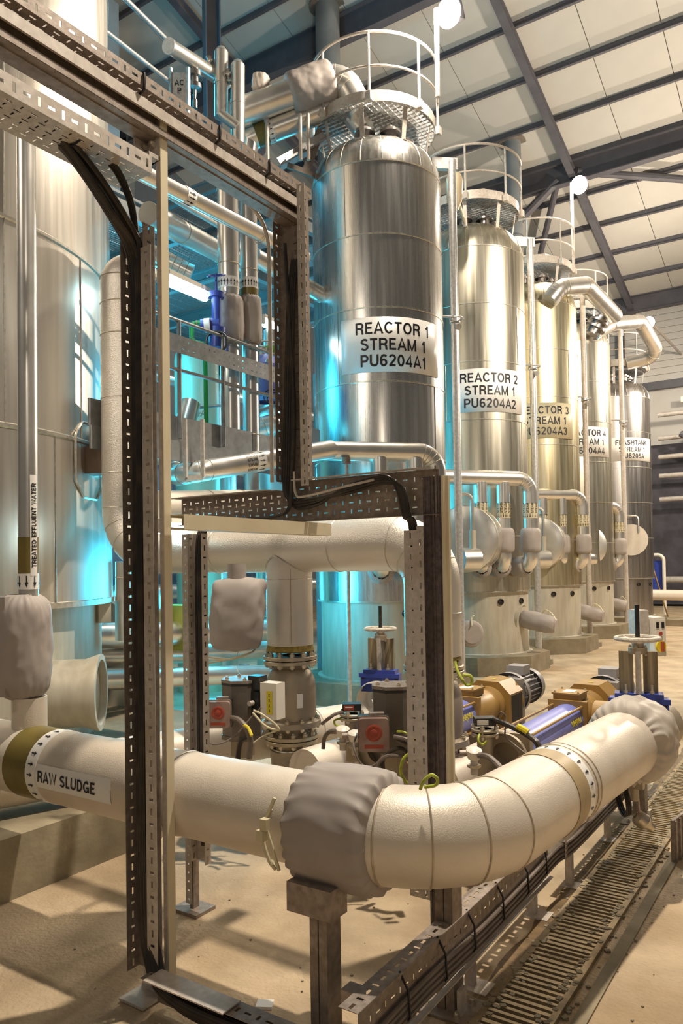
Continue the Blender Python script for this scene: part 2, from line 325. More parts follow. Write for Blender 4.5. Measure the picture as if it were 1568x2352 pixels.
def text_mb(s, size, bold=1.0, align='CENTER'):
    """size = cap height"""
    V_, F_ = [], []; lines = s.split('\n')
    for li, ln in enumerate(lines):
        adv = [GL[c][0] if c != ' ' else .30 for c in ln]; tot = sum(adv)+.13*(len(ln)-1); x = -tot/2 if align == 'CENTER' else 0
        y = ((len(lines)-1)/2-li)*1.36-.5
        for c, a in zip(ln, adv):
            if c != ' ':
                for st in GL[c][1]:
                    vs, fs = _ribbon(st, SW*bold); k = len(V_); V_ += [V(((vx+x)*size, (vy+y)*size, 0)) for vx, vy in vs]; F_ += [tuple(i+k for i in f) for f in fs]
            x += a+.13
    return V_, F_
def lettering(parent, s, size, fn, m=None, bold=1.0, align='CENTER', name='lettering'):
    vs, fs = text_mb(s, size, bold, align); b = MB(); b.add([fn(p.x, p.y) for p in vs], fs)
    return b.build(name, m or BLACK, parent)
def cylmap(cen, ax, R, a_c, t_c, rot=False):
    """maps text (x,y) onto a cylinder: x round the axis and y along it (or the reverse when rot)"""
    x0, y0, z0 = perp(ax); cen = V(cen)
    def fn(x, y):
        if rot: x, y = -y, x
        a = a_c+x/R; return cen+z0*(t_c+y)+(x0*math.cos(a)+y0*math.sin(a))*R
    return fn
def patch(cen, ax, R, a_c, t_c, wid, hei, n=10):
    x0, y0, z0 = perp(ax); cen = V(cen); b = MB(); vs = []
    for j in (0, 1):
        for i in range(n+1):
            a = a_c+(i/n-.5)*wid/R; vs.append(cen+z0*(t_c+(j-.5)*hei)+(x0*math.cos(a)+y0*math.sin(a))*R)
    b.add(vs, [(i, i+1, n+2+i, n+1+i) for i in range(n)]); return b
def ang_of(ax, d):
    x0, y0, z0 = perp(ax); d = V(d); return math.atan2(d.dot(y0), d.dot(x0))
def band(cen, ax, R, t0, t1, n=40): return MB().lathe(V(cen), ax, [(t0, R-.003), (t0, R), (t1, R), (t1, R-.003)], n)
def arrows(parent, cen, ax, R, t0, t1, n, m=None, flip=1, wid=.012):
    """ring of small flow arrows printed round a pipe"""
    x0, y0, z0 = perp(ax); b = MB(); cen = V(cen)
    for i in range(n):
        a = 2*PI*i/n; L = t1-t0
        def P(da, t): 
            aa = a+da/R; return cen+z0*(t if flip > 0 else t0+t1-t)+(x0*math.cos(aa)+y0*math.sin(aa))*R
        s_ = wid*.3
        b.add([P(-s_, t0), P(s_, t0), P(s_, t0+L*.55), P(-s_, t0+L*.55)], [(0, 1, 2, 3)])
        b.add([P(-wid, t0+L*.55), P(wid, t0+L*.55), P(0, t1)], [(0, 1, 2)])
    return b.build('flow_arrows', m or BLACK, parent)
def wrinkle(seed, amp, pl=0.0, L=1.0, npl=11, fs=6.0):
    def d(t, a, r):
        q = V((math.cos(a)*1.6+seed, math.sin(a)*1.6, t*fs)); e = min(t, L-t); k = math.exp(-max(e, 0)/(0.12*L+1e-3))
        return amp*noise.noise(q)+amp*.5*noise.noise(q*2.7)-pl*k*abs(math.sin(npl*a+3*noise.noise(q)))
    return d
def muff(name, label, a, b_, R, r_end, amp=.008, pl=.02, m=None, seed=1, n=72, k=22, group=None, top=True, parent=None, cat='insulation cover', sq=2.6, fs=6.0):
    a = V(a); b_ = V(b_); L = (b_-a).length; prof = []
    for i in range(k+1):
        t = i/k; e = min(t, 1-t)*L/ (0.16*L); r = r_end+(R-r_end)*(1-math.exp(-e*sq))
        prof.append((t*L, r))
    prof = [(0, r_end*.93)]+prof+[(L, r_end*.93)]
    mb = MB().lathe(a, b_-a, prof, n, disp=wrinkle(seed, amp, pl, L, fs=fs))
    o = mb.build(name, m or FAB, parent, None if parent else label, None if parent else cat, group if not parent else None, sharp=1.2)
    return o
def flange_pair(parent, c, ax, R, th=.028, gap=.008, nb=12, bs=.022, label=None):
    c = V(c); ax = V(ax).normalized()
    for s_ in (-1, 1):
        MB().lathe(c+ax*s_*(gap/2) if s_ > 0 else c-ax*(gap/2+th), ax, [(0, R*.5), (0, R-.003), (.003, R), (th-.003, R), (th, R-.003), (th, R*.5)], 40).build('flange', FLG, parent)
    MB().cyl(c-ax*gap/2, c+ax*gap/2, R*.86, n=32).build('gasket', BLACK, parent)
    bolts(parent, c, ax, R*.86, nb, bs, a0=.2, ends=gap/2+th)
def axmap(cen, ax, R, a_c, t_c, sg=-1):
    x0, y0, z0 = perp(ax); cen = V(cen)
    def fn(x, y):
        a = a_c+sg*y/R; return cen+z0*(t_c+x)+(x0*math.cos(a)+y0*math.sin(a))*R
    return fn
# ================================================================== SETTING
MB().box((-6, 14, -0.05), (48, 50, 0.1)).build('floor', FLOOR, kind='structure')
def roofz(y): return 18.0-.28*(y-20.9)
# roof lining: separate panels with open joints between them
rf = MB().prism([(-27, -9, roofz(-9)+.12), (-27, 37, roofz(37)+.12), (18, 37, roofz(37)+.12), (18, -9, roofz(-9)+.12)], (0, 0, .05)).build('ceiling', ROOFM, kind='structure')
PUR = [35.8-1.82*i for i in range(20)]
pan = None
for i in range(len(PUR)-1):
    ya, yb = PUR[i+1], PUR[i]
    if ya < 9: continue
    for k in range(-22, 14, 2):
        if k > 2 and ya < 22: continue
        x0, x1 = k+.012, k+1.988
        if pan is None:
            b = MB(); s = roofz(yb)-roofz(ya)
            b.prism([(.012, .01, 0), (.012, 1.81, s*1.0), (1.988, 1.81, s), (1.988, .01, 0)], (0, 0, .07)); pan = b.mesh('ceiling_panel'); pan.materials.append(ROOFM)
        o = bpy.data.objects.new('ceiling_panel', pan); C.objects.link(o); o.parent = rf; o.location = V((k, ya, roofz(ya)+.03))-ROOT[rf.name]
for i, y in enumerate(PUR):
    if y < 6: continue
    z = roofz(y); b = MB(); b.box((-6, y, z-.09), (40, .05, .2)); b.box((-6, y-.04, z-.19), (40, .10, .03)); b.build('roof_purlin', DKSTEEL, rf)
for x in (-7.75, -16.2, -24.0, 0.6):
    b = MB(); a = V((x, 17 if x > -9 else 8, 0)); e = V((x, 36, 0)); a.z = roofz(a.y)-.28; e.z = roofz(36)-.28
    b.bar(a, e, .20, .03); b.bar(a+V((0, 0, -.30)), e+V((0, 0, -.30)), .24, .03); b.bar(a+V((0, 0, -.15)), e+V((0, 0, -.15)), .03, .3); b.build('roof_rafter', DKSTEEL, rf)
def ibeam(name, a, b, dep, wid, m, label=None, parent=None, up=(0, 0, 1), cat='beam'):
    a = V(a); b = V(b); u = V(up); q = MB(); q.bar(a+u*dep/2, b+u*dep/2, wid, .035, up); q.bar(a-u*dep/2, b-u*dep/2, wid, .035, up); q.bar(a, b, .03, dep, up)
    return q.build(name, m, parent, label, cat if label else None)
ibeam('roof_beam', (-26, 27, 16.0), (17, 27, 16.0), .85, .3, DKSTEEL, parent=rf)
ibeam('roof_beam', (-26, 18.8, 18.1), (-2, 18.8, 18.1), .8, .3, DKSTEEL, parent=rf)
ibeam('roof_beam', (-26, 35.6, 13.55), (17, 35.6, 13.55), .7, .3, DKSTEEL, parent=rf)
def brace(a, b, r=.13): MB().tube([a, b], r, 10).build('roof_brace', DKSTEEL, rf)
brace((-7.6, 27, 15.9), (4, 33.5, 14.2)); brace((-8.3, 27, 15.8), (-13.5, 27, 12.0), .16); brace((-8.3, 27, 15.8), (-12, 34, 13.8), .12)
brace((-12.5, 18.8, 17.9), (-17, 18.8, 14.2), .2)
# far wall with ribbed cladding boards, rails and columns
fw = MB().box((-5, 36.3, 7), (44, .1, 14)).build('wall_back', WALLM, kind='structure')
cb = MB().box((0, 0, 0), (44, .05, .27)).mesh('cladding_board'); cb.materials.append(WALLM)
for i in range(14):
    o = bpy.data.objects.new('cladding_board', cb); C.objects.link(o); o.parent = fw; o.location = V((-5, 36.2, 10.2+.3*i))-ROOT[fw.name]
MB().box((-5, 36.1, 9.85), (44, .3, .35)).build('wall_rail', DKSTEEL, fw)
for x in (-8.26, 0.2, 8): ibeam('wall_column', (x, 35.7, 0), (x, 35.7, 13.4), .35, .25, DKSTEEL, parent=fw, up=(0, 1, 0))
for x in (-5.2, -2.6): MB().tube([(x, 36.05, 10), (x, 36.05, 13.2)], .05, 8).build('downpipe', DKSTEEL, fw)
lw = MB().box((-22.3, 14, 9), (.2, 48, 18)).build('wall_left', mat('left_wall_cladding', (0.16, 0.19, 0.22), 0, .6, .06), kind='structure')
for y in (10, 18.8, 27): ibeam('wall_column', (-21.8, y, 0), (-21.8, y, roofz(y)-.6), .5, .35, COLSTEEL, parent=lw, up=(1, 0, 0))
# columns and flues seen above the platform
o = MB().box((-16.2, 13.2, 8.6), (.62, .62, 17.2)).build('steel_column', COLSTEEL, None, 'square grey steel column rising to the roof behind the small end-capped pipe', 'column')
ibeam('steel_column', (-12.9, 13.9, 0), (-12.9, 13.9, 17.5), .35, .45, DKSTEEL, 'dark steel H column to the right of the square column', cat='column', up=(.6, .8, 0))
def flue(p, r, z0, z1, label):
    t = T('flue_pipe', label, 'flue', (p[0], p[1], z0)); MB().cyl((p[0], p[1], z0), (p[0], p[1], z1), r, n=28).build('duct', COLSTEEL, t)
    MB().lathe((p[0], p[1], z1-.02), (0, 0, 1), [(0, r), (0, r+.18), (.05, r+.18)], 28).build('roof_collar', GALV, t)
    for k in range(1, 5): MB().zring((p[0], p[1], z0+(z1-z0)*k/5), r+.005, .02).build('joint_ring', DKSTEEL, t)
q = atD(752, 60, 22.6); flue(q, .36, 0.0, roofz(q.y), 'thick grey flue pipe rising to the roof behind the top of the nearest reactor')
q = atD(1177, 400, 26.6); flue(q, .30, 0.0, roofz(q.y), 'grey flue pipe passing through the roof behind the second reactor railing')
# floor drain with cross slats
fd = T('floor_drain', 'long ribbed floor drain grating running along the channel at lower right', 'drain', (-1.24, 5, 0))
b = MB(); b.box((-1.385, 7, .012), (.03, 13, .03)); b.box((-1.105, 7, .012), (.03, 13, .03)); b.build('edge_frame', GRATF, fd)
MB().box((-1.245, 7, .003), (.25, 13, .006)).build('channel_bed', DARKHOLE, fd)
sl = MB().box((0, 0, 0), (.25, .022, .024)).mesh('slat'); sl.materials.append(GRATF)
for i in range(215):
    o = bpy.data.objects.new('slat', sl); C.objects.link(o); o.parent = fd; o.location = V((-1.245, 2.6+.045*i, .014))-ROOT[fd.name]; o.rotation_euler = (random.uniform(-.15, .15), 0, random.uniform(-.01, .01))
# concrete plinth under the left tank
b = MB(); b.prism([(-4.27, -1, 0), (-4.27, 3.95, 0), (-5.5, 6.2, 0), (-12, 6.2, 0), (-12, -1, 0)], (0, 0, .38)); b.build('concrete_plinth', CONC, None, 'long low concrete plinth at lower left under the big tank', 'plinth')
b = MB(); b.box((-4.42, 4.05, .395), (.22, .16, .03)); bp_ = b.build('base_plate', GALVL, None, 'small rusty base plate lying on the long plinth edge under the raw sludge pipe', 'plate'); bolts(bp_, (-4.42, 4.05, .41), (0, 0, 1), .05, 2, .02)
# ================================================================== REACTORS
def reactor(i, cx, cy, R, m, label, txt, a_c, lz=5.15, ztop=7.82, lm=None, tilt=0, plinthlab='', platlab=''):
    t = T('reactor_vessel', label, 'tank', (cx, cy, .33)); c = V((cx, cy, 0)); Z = V((0, 0, 1)); S = 1.47
    MB().lathe(c, Z, [(.33, R*.955), (.36, R*.955), (S+.02, R*.955)], 56).build('skirt', SKIRT if i != 5 else STEELD, t)
    MB().lathe(c, Z, [(.33, R*1.02), (.35, R*1.02), (.36, R*.95)], 56).build('base_ring', SKIRT, t)
    MB().lathe(c, Z, [(S, R*.95), (S, R), (ztop, R)], 72).build('shell', m, t)
    MB().lathe(c, Z, [(S-.004, R*.95), (S-.004, R+.012), (S+.02, R+.012), (S+.022, R)], 72).build('drip_flashing', SEAM, t)
    rise = .62 if i != 5 else .62; N = 20; prof = [(ztop+rise*math.sin(PI/2*k/8), R*(math.cos(PI/2*k/8)*.62+.38) if k < 8 else R*.38) for k in range(9)]
    MB().lathe(c, Z, prof, 72).build('dome', m, t)
    z = ztop
    while z > 2.0:
        MB().lathe(c, Z, [(z-.012, R+.001), (z-.008, R+.009), (z+.008, R+.009), (z+.012, R+.001)], 72).build('weld_band', SEAM, t); z -= 1.065
    x0, y0, _ = perp(Z)
    for k in range(N):           # dome gore seams
        a = 2*PI*k/N; MB().tube([c+Z*zz+(x0*math.cos(a)+y0*math.sin(a))*(rr+.002) for zz, rr in prof], .006, 4).build('gore_seam', SEAM, t)
    zz = ztop; k = 0
    while zz > 2.0:
        z1 = max(S, zz-1.065); a = ang_of(Z, (math.cos(a_c), math.sin(a_c), 0))+(-.62, .55, -.75, .62)[k % 4]*1.15; d = x0*math.cos(a)+y0*math.sin(a)
        MB().tube([c+d*(R+.002)+Z*z1, c+d*(R+.002)+Z*zz], .004, 4).build('vertical_seam', SEAM, t); zz = z1; k += 1
    # name label
    al = ang_of(Z, (math.cos(a_c), math.sin(a_c), 0)); hh = .79 if i < 5 else .7; ww = 1.62*R if i == 1 else 1.45*R
    lb = patch(c, Z, R+.008, al, lz, ww, hh, 16).build('name_plate', lm or LABEL, t, solid=.003)
    lettering(lb, txt, .172*(1 if i < 5 else .86), cylmap(c, Z, R+.012, al, lz))
    # skirt port hole and flanged outlet
    for da in (0.10, .62): 
        a = al+da; d = x0*math.cos(a)+y0*math.sin(a); p = c+d*(R*.955)+Z*1.30
        MB().lathe(p-d*.02, d, [(0, .055), (.05, .055), (.05, .042), (.0, .042)], 16).build('vent_hole', DARKHOLE, t); MB().cyl(p-d*.01, p+d*.012, .043, n=16).build('vent_bore', DARKHOLE, t)
    # platform on top
    zp = 8.73 if i < 5 else ztop+.95; Rp = .93*R
    MB().lathe(c, Z, [(zp-.02, Rp), (zp, Rp), (zp+.14, Rp), (zp+.14, Rp+.012), (zp-.02, Rp+.012), (zp-.02, Rp)], 40).build('toe_board', GALVL, t)
    b = MB(); n = 22
    for k in range(n):
        yy = -Rp+2*Rp*(k+.5)/n; h = math.sqrt(max(0, Rp*Rp-yy*yy)); b.box(c+V((0, yy, zp)), (2*h, .012, .035)); b.box(c+V((yy, 0, zp)), (.006, 2*h, .02))
    g = b.build('deck_grating', GRATM, t, kind='stuff')
    MB().lathe(c, Z, [(zp+.16, Rp*.55), (zp+.16, Rp*.82), (zp+.26, Rp*.80), (zp+.28, Rp*.55)], 8).build('hatch_rim', GALVL, t)
    for k in range(8):
        a = 2*PI*k/8+.3; d = x0*math.cos(a)+y0*math.sin(a)
        b = MB(); b.bar(c+d*R*.78+Z*(ztop+.35), c+d*Rp*.93+Z*(zp), .07, .012, up=d); b.box(c+d*R*.8+Z*(ztop+.42), (.1, .1, .012)); b.build('platform_leg', GALVL, t)
    for k in range(3):           # nozzles with flanges on the dome
        a = al-.6+.9*k; d = x0*math.cos(a)+y0*math.sin(a); p = c+d*R*.45+Z*(ztop+.5)
        b = MB(); b.cyl(p, p+Z*.3, .09, n=16); b.cyl(p+Z*.2, p+Z*.24, .16, n=20); b.build('dome_nozzle', STEELD, t)
    # hoop handrail, open at the back
    am = math.atan2(-cy, -cx); 
    for zz, rr in ((zp+.47, .018), (zp+.97, .022)): MB().zring(c+Z*zz, Rp+.05, rr, am-1.7, am+1.55, 36, 8).build('handrail_hoop', GALVL, t)
    for k in range(5):
        a = am-1.7+k*3.25/4; p = c+V((math.cos(a), math.sin(a), 0))*(Rp+.05)
        b = MB(); b.tube([p+Z*(zp-.05), p+Z*(zp+.97)], .021, 8); b.box(p+Z*(zp+.02), (.09, .09, .12)); b.build('rail_post', GALVL, t)
    # concrete plinth
    oc = [c+V((math.cos(PI/8+PI/4*k), math.sin(PI/8+PI/4*k), 0))*1.33*R for k in range(8)]
    MB().prism(oc, (0, 0, .33)).build('concrete_plinth', CONC, None, plinthlab, 'plinth')
    return t
RX = [(-5.97, 10.12), (-5.95, 13.69), (-6.0, 17.28), (-6.15, 20.85), (-5.95, 24.45)]
reactor(1, *RX[0], 1.0, STEEL, 'nearest and largest steel reactor vessel labelled REACTOR 1 STREAM 1', 'REACTOR 1\nSTREAM 1\nPU6204A1', math.radians(-45.7), plinthlab='nearest octagonal concrete plinth in the row, bathed in blue light')
reactor(2, *RX[1], 1.0, STEELM, 'steel reactor vessel labelled REACTOR 2 STREAM 1, second in the row', 'REACTOR 2\nSTREAM 1\nPU6204A2', math.radians(-47), plinthlab='second octagonal concrete plinth in the row, below the second vessel')
reactor(3, *RX[2], 1.0, STEELY, 'yellowed steel reactor vessel labelled REACTOR 3 with brown stains, third in the row', 'REACTOR 3\nSTREAM 1\nPU6204A3', math.radians(-56), lm=LABELY, plinthlab='third octagonal concrete plinth, below the yellowed vessel')
reactor(4, *RX[3], 1.0, STEELM, 'steel reactor vessel labelled REACTOR 4 STREAM 1, fourth in the row', 'REACTOR 4\nSTREAM 1\nPU6204A4', math.radians(-52), plinthlab='fourth octagonal concrete plinth, below the last-but-one vessel')
reactor(5, *RX[4], 1.08, STEELD, 'shorter dark steel vessel labelled FLASHTANK at the far end of the row', 'FLASHTANK\nSTREAM 1\nPU6205A', math.radians(-46), lz=5.35, ztop=6.95, lm=LABEL, plinthlab='farthest concrete plinth, below the short dark flash tank')
# stand-off poles with brackets beside each vessel
PY_ = (10.94, 14.53, 18.12, 21.75)
for i, y in enumerate(PY_):
    x = -5.05; t = T('support_pole', ['nearest and thickest-looking tall blue-grey pole, along the right edge of the first vessel', 'second tall pole, pale, along the right edge of the second vessel', 'third tall pole, dark, between the yellowed vessel and the fourth vessel', 'farthest tall pole, cream lit, before the short dark flash tank'][i], 'pole', (x, y, 0))
    MB().cyl((x, y, .03), (x, y, 8.42), .063, n=18).build('tube', GALVB if i < 2 else GALVL, t)
    MB().box((x, y, .05), (.42, .42, .1)).build('foot_pad', CONC, t); MB().box((x, y, .11), (.24, .24, .02)).build('foot_plate', GALV, t)
    d = (V((RX[i][0], RX[i][1], 0))-V((x, y, 0))).normalized(); s = d.cross(V((0, 0, 1)))
    b = MB(); b.bar(V((x, y, 8.38))-d*.1, V((x, y, 8.38))+d*.32, .012, .16); b.bar(V((x, y, 8.28))+s*.02-d*.1, V((x, y, 8.28))+s*.02+d*.25, .08, .02); b.build('top_bracket', GALVB, t)
    b = MB(); p = V((x, y, 5.85)); b.tube([p+V((0, 0, .06))-d*.02, p+V((0, 0, .06))+d*.3], .02, 6); b.ring(p+s*-.1, (0, 0, 1), .1, .014, 20); b.cyl(p-V((0, 0, .04)), p+V((0, 0, .04)), .085, n=16); b.cyl(p-s*.1+V((0,0,-.12)), p-s*.2+V((0, 0, -.16)), .05, n=12); b.build('hose_clamp', GALVB, t)
# steam manifolds, drops, bags and elbows
def manifold(i, pts, D0, D1, drops, z, label, n=1):
    A = atD(pts[0], 1000, D0); B = atD(pts[1], 1000, D1); A.z = B.z = z; u = (B-A).normalized(); c = V((RX[i][0], RX[i][1], 0)); rr = .13
    t = T('steam_manifold', label, 'pipe', (B.x, B.y, 1.9))
    P = fillet([A, B, B-V((0, 0, z-2.55))], .26, 12); MB().tube(P, rr, 28).build('header_pipe', CLADS, t)
    for k in range(3, 11, 2): 
        T_ = (P[k+1]-P[k-1]).normalized(); MB().ring(P[k], T_, rr+.001, .005, 28, 4).build('elbow_seam', CLADJ, t)
    MB().cyl(A-u*.02, A+u*.01, rr*.98).build('end_cap', CLADS, t)
    tops = []
    for px, D in drops:
        q = atD(px, 1000, D); s_ = (q-A).dot(u); q = A+u*s_; MB().cyl(q+V((0, 0, -.08)), V((q.x, q.y, 2.55)), .118, n=24).build('drop_pipe', CLADS, t); tops.append(q)
    tops.append(V((B.x, B.y, z)))
    for k, q in enumerate(tops):
        g = V((q.x, q.y, 0)); 
        bd = patch(g, (0, 0, 1), .133 if k == len(tops)-1 else .121, 0, 2.92, 2*PI*(.133 if k == len(tops)-1 else .121), .26, 28).build('flow_label', LABELY, t)
        R_ = .135 if k == len(tops)-1 else .123
        for j in range(4):
            a = ang_of((0, 0, 1), -g)+(j-1.5)*.62; lettering(bd, 'STEAM', .045, cylmap(g, (0, 0, 1), R_, a, 2.97, rot=True))
        arrows(bd, g, (0, 0, 1), R_, 2.80, 2.87, 18, flip=-1, wid=.013)
        muff('insulation_bag', None, g+V((0, 0, 2.62)), g+V((0, 0, 2.18)), .185, .14, .006, .012, seed=k+i*3, n=48, k=14, parent=t)
        d = (c-g).normalized(); E_ = fillet([g+V((0, 0, 2.2)), g+V((0, 0, 1.93)), g+V((0, 0, 1.93))+d*.32], .19, 8)
        MB().tube(E_, .125, 24).build('elbow', CLADS, t)
        muff('elbow_bag', None, g+V((0, 0, 1.93))+d*.08, g+V((0, 0, 1.93))+d*.42, .19, .14, .008, .02, seed=9+k, n=48, k=12, parent=t, m=FAB)
manifold(0, (738, 1000), 10.0, 10.35, ((868, 10.2), (950, 10.3)), 3.52, 'nearest silvery steam header with elbow, blue lit at its left end')
manifold(1, (1010, 1213), 13.0, 13.55, ((1103, 13.2), (1158, 13.3)), 3.50, 'second steam header, cream lit, with bagged drops before the second vessel')
manifold(2, (1190, 1333), 16.6, 17.1, ((1245, 16.7), (1292, 16.8)), 3.50, 'third steam header with brown stained top, before the yellowed vessel')
manifold(3, (1310, 1416), 20.2, 20.6, ((1340, 20.2), (1378, 20.4)), 3.50, 'farthest and smallest steam header, before the fourth vessel')
# insulated manway drums with davit arms
def drum(i, px, D, r, label, face=(.18, -.98, 0), dav=True):
    p = atD(px, 1235, D); p.z = 2.42; c = V((RX[i][0], RX[i][1], 0)); a = V(face).normalized()
    t = T('manway_drum', label, 'manway', (p.x, p.y, p.z-r))
    b = MB(); b.lathe(p-a*.5, a, [(0, r), (.5, r), (.505, r-.01), (.52, r*.6), (.522, 0.001)], 56); b.build('insulated_cover', CLADS, t)
    for tt in (.02, .46): MB().ring(p-a*.5+a*tt, a, r+.002, .008, 56, 4).build('cover_seam', CLADJ, t)
    q = p+V((-.833, -.553, 0))*(-.05)+V((0, 0, -.35))+a*.12; sd = V((-.62, -.78, 0)); MB().cyl(q-sd*.22, q+sd*.10, .2, n=32).build('inspection_cap', CLADS, t)
    b = MB(); b.box(q+sd*.13, (.02, .02, .3)); b.build('cap_handle', CLADJ, t)
    if dav:
        top = p+V((0, 0, r)); s_ = V((.833, .553, 0))
        b = MB(); b.tube(fillet([top-s_*.10+V((0, 0, -.08))+a*.06, top-s_*.10+V((0, 0, .2))+a*.06, top+s_*.16+V((0, 0, .2))+a*.08, top+s_*.16+V((0, 0, -.72))+a*.08], .14, 6), .034, 10); b.build('davit_arm', CLADS, t)
        MB().cyl(top+s_*.16+V((0, 0, -.86))+a*.08, top+s_*.16+V((0, 0, -.42))+a*.08, .058, n=12).build('lifting_screw', SKIRT, t)
drum(1, 1066, 13.0, .57, 'nearest big round manway drum with davit arm, low on the second vessel')
drum(2, 1232, 16.5, .57, 'second big manway drum in the row, low on the yellowed vessel')
drum(3, 1340, 20.0, .57, 'third manway drum with brown stains, low on the fourth vessel')
drum(4, 1432, 23.0, .57, 'farthest insulated manway drum, low on the short flash tank')
q = atD(1450, 1240, 22.4); t = T('round_plate', 'round flat plate facing the camera at the far FLASHTANK vessel manway', 'manway', (q.x, q.y, q.z-.45)); a = V((.30, -.95, 0)); MB().cyl(q-a*.05, q, .46, n=40).build('disc', CLADW, t); MB().tube(fillet([q+V((-.2, 0, .5)), q+V((-.2, 0, .7)), q+V((.2, 0, .7)), q+V((.2, 0, .2))], .1, 5), .03, 8).build('arm', CLADS, t)
# bagged outlet stubs low on the skirts
def stub(px, py, D, r, L, lab, d=(.86, .05, -.18), bore=.26):
    p = atD(px, py, D); d = V(d).normalized(); t = T('outlet_stub', lab, 'pipe', (p.x, p.y, p.z-r))
    MB().lathe(p-d*.12, d, [(0, bore), (.10, bore), (.10, bore-.02), (0, bore-.02)], 32).build('skirt_collar', SKIRT, t); MB().cyl(p-d*.1, p-d*.06, bore-.02, n=32).build('dark_opening', DARKHOLE, t)
    muff('insulation_bag', None, p-d*.05, p+d*L, r, r*.75, .01, .02, seed=px*.01, n=40, k=14, parent=t); MB().cyl(p+d*(L-.02), p+d*(L+.01), r*.7, n=20).build('bag_end', FAB, t)
    MB().tube(spline([p+d*L*.6+V((0, 0, r)), p+d*L*.62+V((.05, 0, r+.07)), p+d*L*.9+V((0, 0, r+.03)), p+d*L+V((.02, -.05, r*.6))], 4), .012, 5).build('tie_cord', WIREW, t)
stub(1200, 1420, 14.05, .17, .62, 'nearest bagged outlet pipe pointing right from a skirt collar')
stub(1322, 1402, 17.6, .17, .62, 'second bagged outlet pipe pointing right, from the yellowed vessel skirt')
stub(1400, 1385, 21.0, .17, .45, 'farthest short bagged outlet pipe beside the flash tank')
stub(1078, 1455, 12.2, .22, .10, 'fat round bagged stub just right of the tall cream strut, under the second manway drum', d=(.7, -.6, 0), bore=.2)
# small open manhole in far tank skirt
q = atD(1430, 1380, 23.1); t = T('skirt_manhole', 'dark open hole low on the far tank skirt', 'manhole', (q.x, q.y, q.z-.4)); a = V((.15, -.98, 0)); MB().lathe(q-a*.1, a, [(0, .30), (.12, .30), (.12, .27), (0, .27)], 32).build('collar', SKIRT, t); MB().cyl(q-a*.02, q, .27, n=32).build('opening', DARKHOLE, t)
# ------------------------------------------------------------------ floodlights
def flood(px, py, D, zbase, label, aim=(-.2, -.9, -.35), e=900, col=WARM, side=-1):
    p = atD(px, py, D); t = T('floodlight', label, 'lamp', (p.x, p.y, zbase)); a = V(aim).normalized()
    pole = p+V((-.833, -.553, 0))*.16*(-side if side > 0 else 1)
    if side: MB().tube([V((pole.x, pole.y, zbase)), V((pole.x, pole.y, p.z+.05))], .035, 10).build('post', GALVL, t); MB().tube([V((pole.x, pole.y, p.z-.1)), p-a*.05], .02, 6).build('yoke', GALVL, t)
    b = MB(); x, y, z = perp(a); R = Matrix((x, y, z)).transposed(); b.box(p-a*.12, (.30, .28, .14), R); b.build('housing', DKSTEEL, t)
    MB().lathe(p-a*.03, a, [(-.03, .19), (.0, .20), (.03, .17), (.06, .11), (.075, .001)], 24).build('lens', LAMPE, t)
    if side == 0: MB().tube([p-a*.1, V((p.x, 36.2, p.z+.3))], .05, 8).build('wall_arm', GALVL, t)
    lamp('POINT', p+a*.34, e, col, .16, name='floodlight_glow')
flood(1027, 28, 10.9, 8.7, 'nearest glaring floodlight, at the top of the picture above the first railing', e=800)
flood(1328, 425, 17.6, 8.7, 'second glaring floodlight, on a post above the yellowed vessel railing', e=900)
flood(1490, 740, 28, 8.0, 'small far floodlight hanging near the far wall beyond the vessels', e=700, side=0)
# ================================================================== FOREGROUND PIPES
# big tank at the far left
t = T('storage_tank', 'huge old stainless tank filling the left edge of the picture', 'tank', (-8.25, 3.64, .38)); c = V((-8.25, 3.64, 0)); Z = V((0, 0, 1)); R = 2.45
MB().lathe(c, Z, [(.38, R-.12), (1.71, R-.12)], 160).build('skirt', SKIRT, t)
MB().lathe(c, Z, [(1.69, R-.12), (1.69, R), (14, R)], 160).build('shell', STEELT, t)
MB().lathe(c, Z, [(1.66, R-.12), (1.66, R+.02), (1.71, R+.02), (1.715, R)], 160).build('bottom_flashing', SEAM, t)
for z in (3.22, 4.98, 8.2, 11.5): MB().lathe(c, Z, [(z-.025, R+.001), (z-.012, R+.016), (z+.012, R+.016), (z+.025, R+.001)], 160).build('weld_band', SEAM, t)
def tpt(px, z, dr=0.0):   # point on the tank surface seen at pixel column px
    d = ray(px, 1250); d = V((d.x, d.y)); o = V((c.x, c.y)); Rr = R+dr; A = d.dot(d); B = -2*d.dot(o); CC = o.dot(o)-Rr*Rr; k = (-B-math.sqrt(B*B-4*A*CC))/(2*A); return V((d.x*k, d.y*k, z))
for px, z0, z1 in ((14, 3.22, 8.2), (128, 1.7, 3.22), (60, 8.2, 12), (190, 3.22, 4.98)):
    p = tpt(px, z0, .003); MB().tube([p, V((p.x, p.y, z1))], .008, 4).build('vertical_seam', SEAM, t)
p = tpt(208, 3.05); n_ = V((p.x-c.x, p.y-c.y, 0)).normalized(); s_ = n_.cross(Z)
oc = [p+s_*a*.30+Z*b_*.36 for a, b_ in ((-1, .6), (-.5, 1), (.5, 1), (1, .6), (1, -.6), (.5, -1), (-.5, -1), (-1, -.6), (-1, .6))]
MB().tube(fillet(oc, .06, 3), .012, 5).build('patch_weld', SEAM, t)
b = MB(); Rm = Matrix((s_, n_, Z)).transposed(); b.box(p+n_*.16, (.20, .34, .26), Rm); b.build('instrument_box', mat('brown_box_paint', (.17, .12, .09), 0, .5, .2), t)
MB().box(p+n_*.335, (.185, .02, .245), Rm).build('box_lid', SKIRT, t)
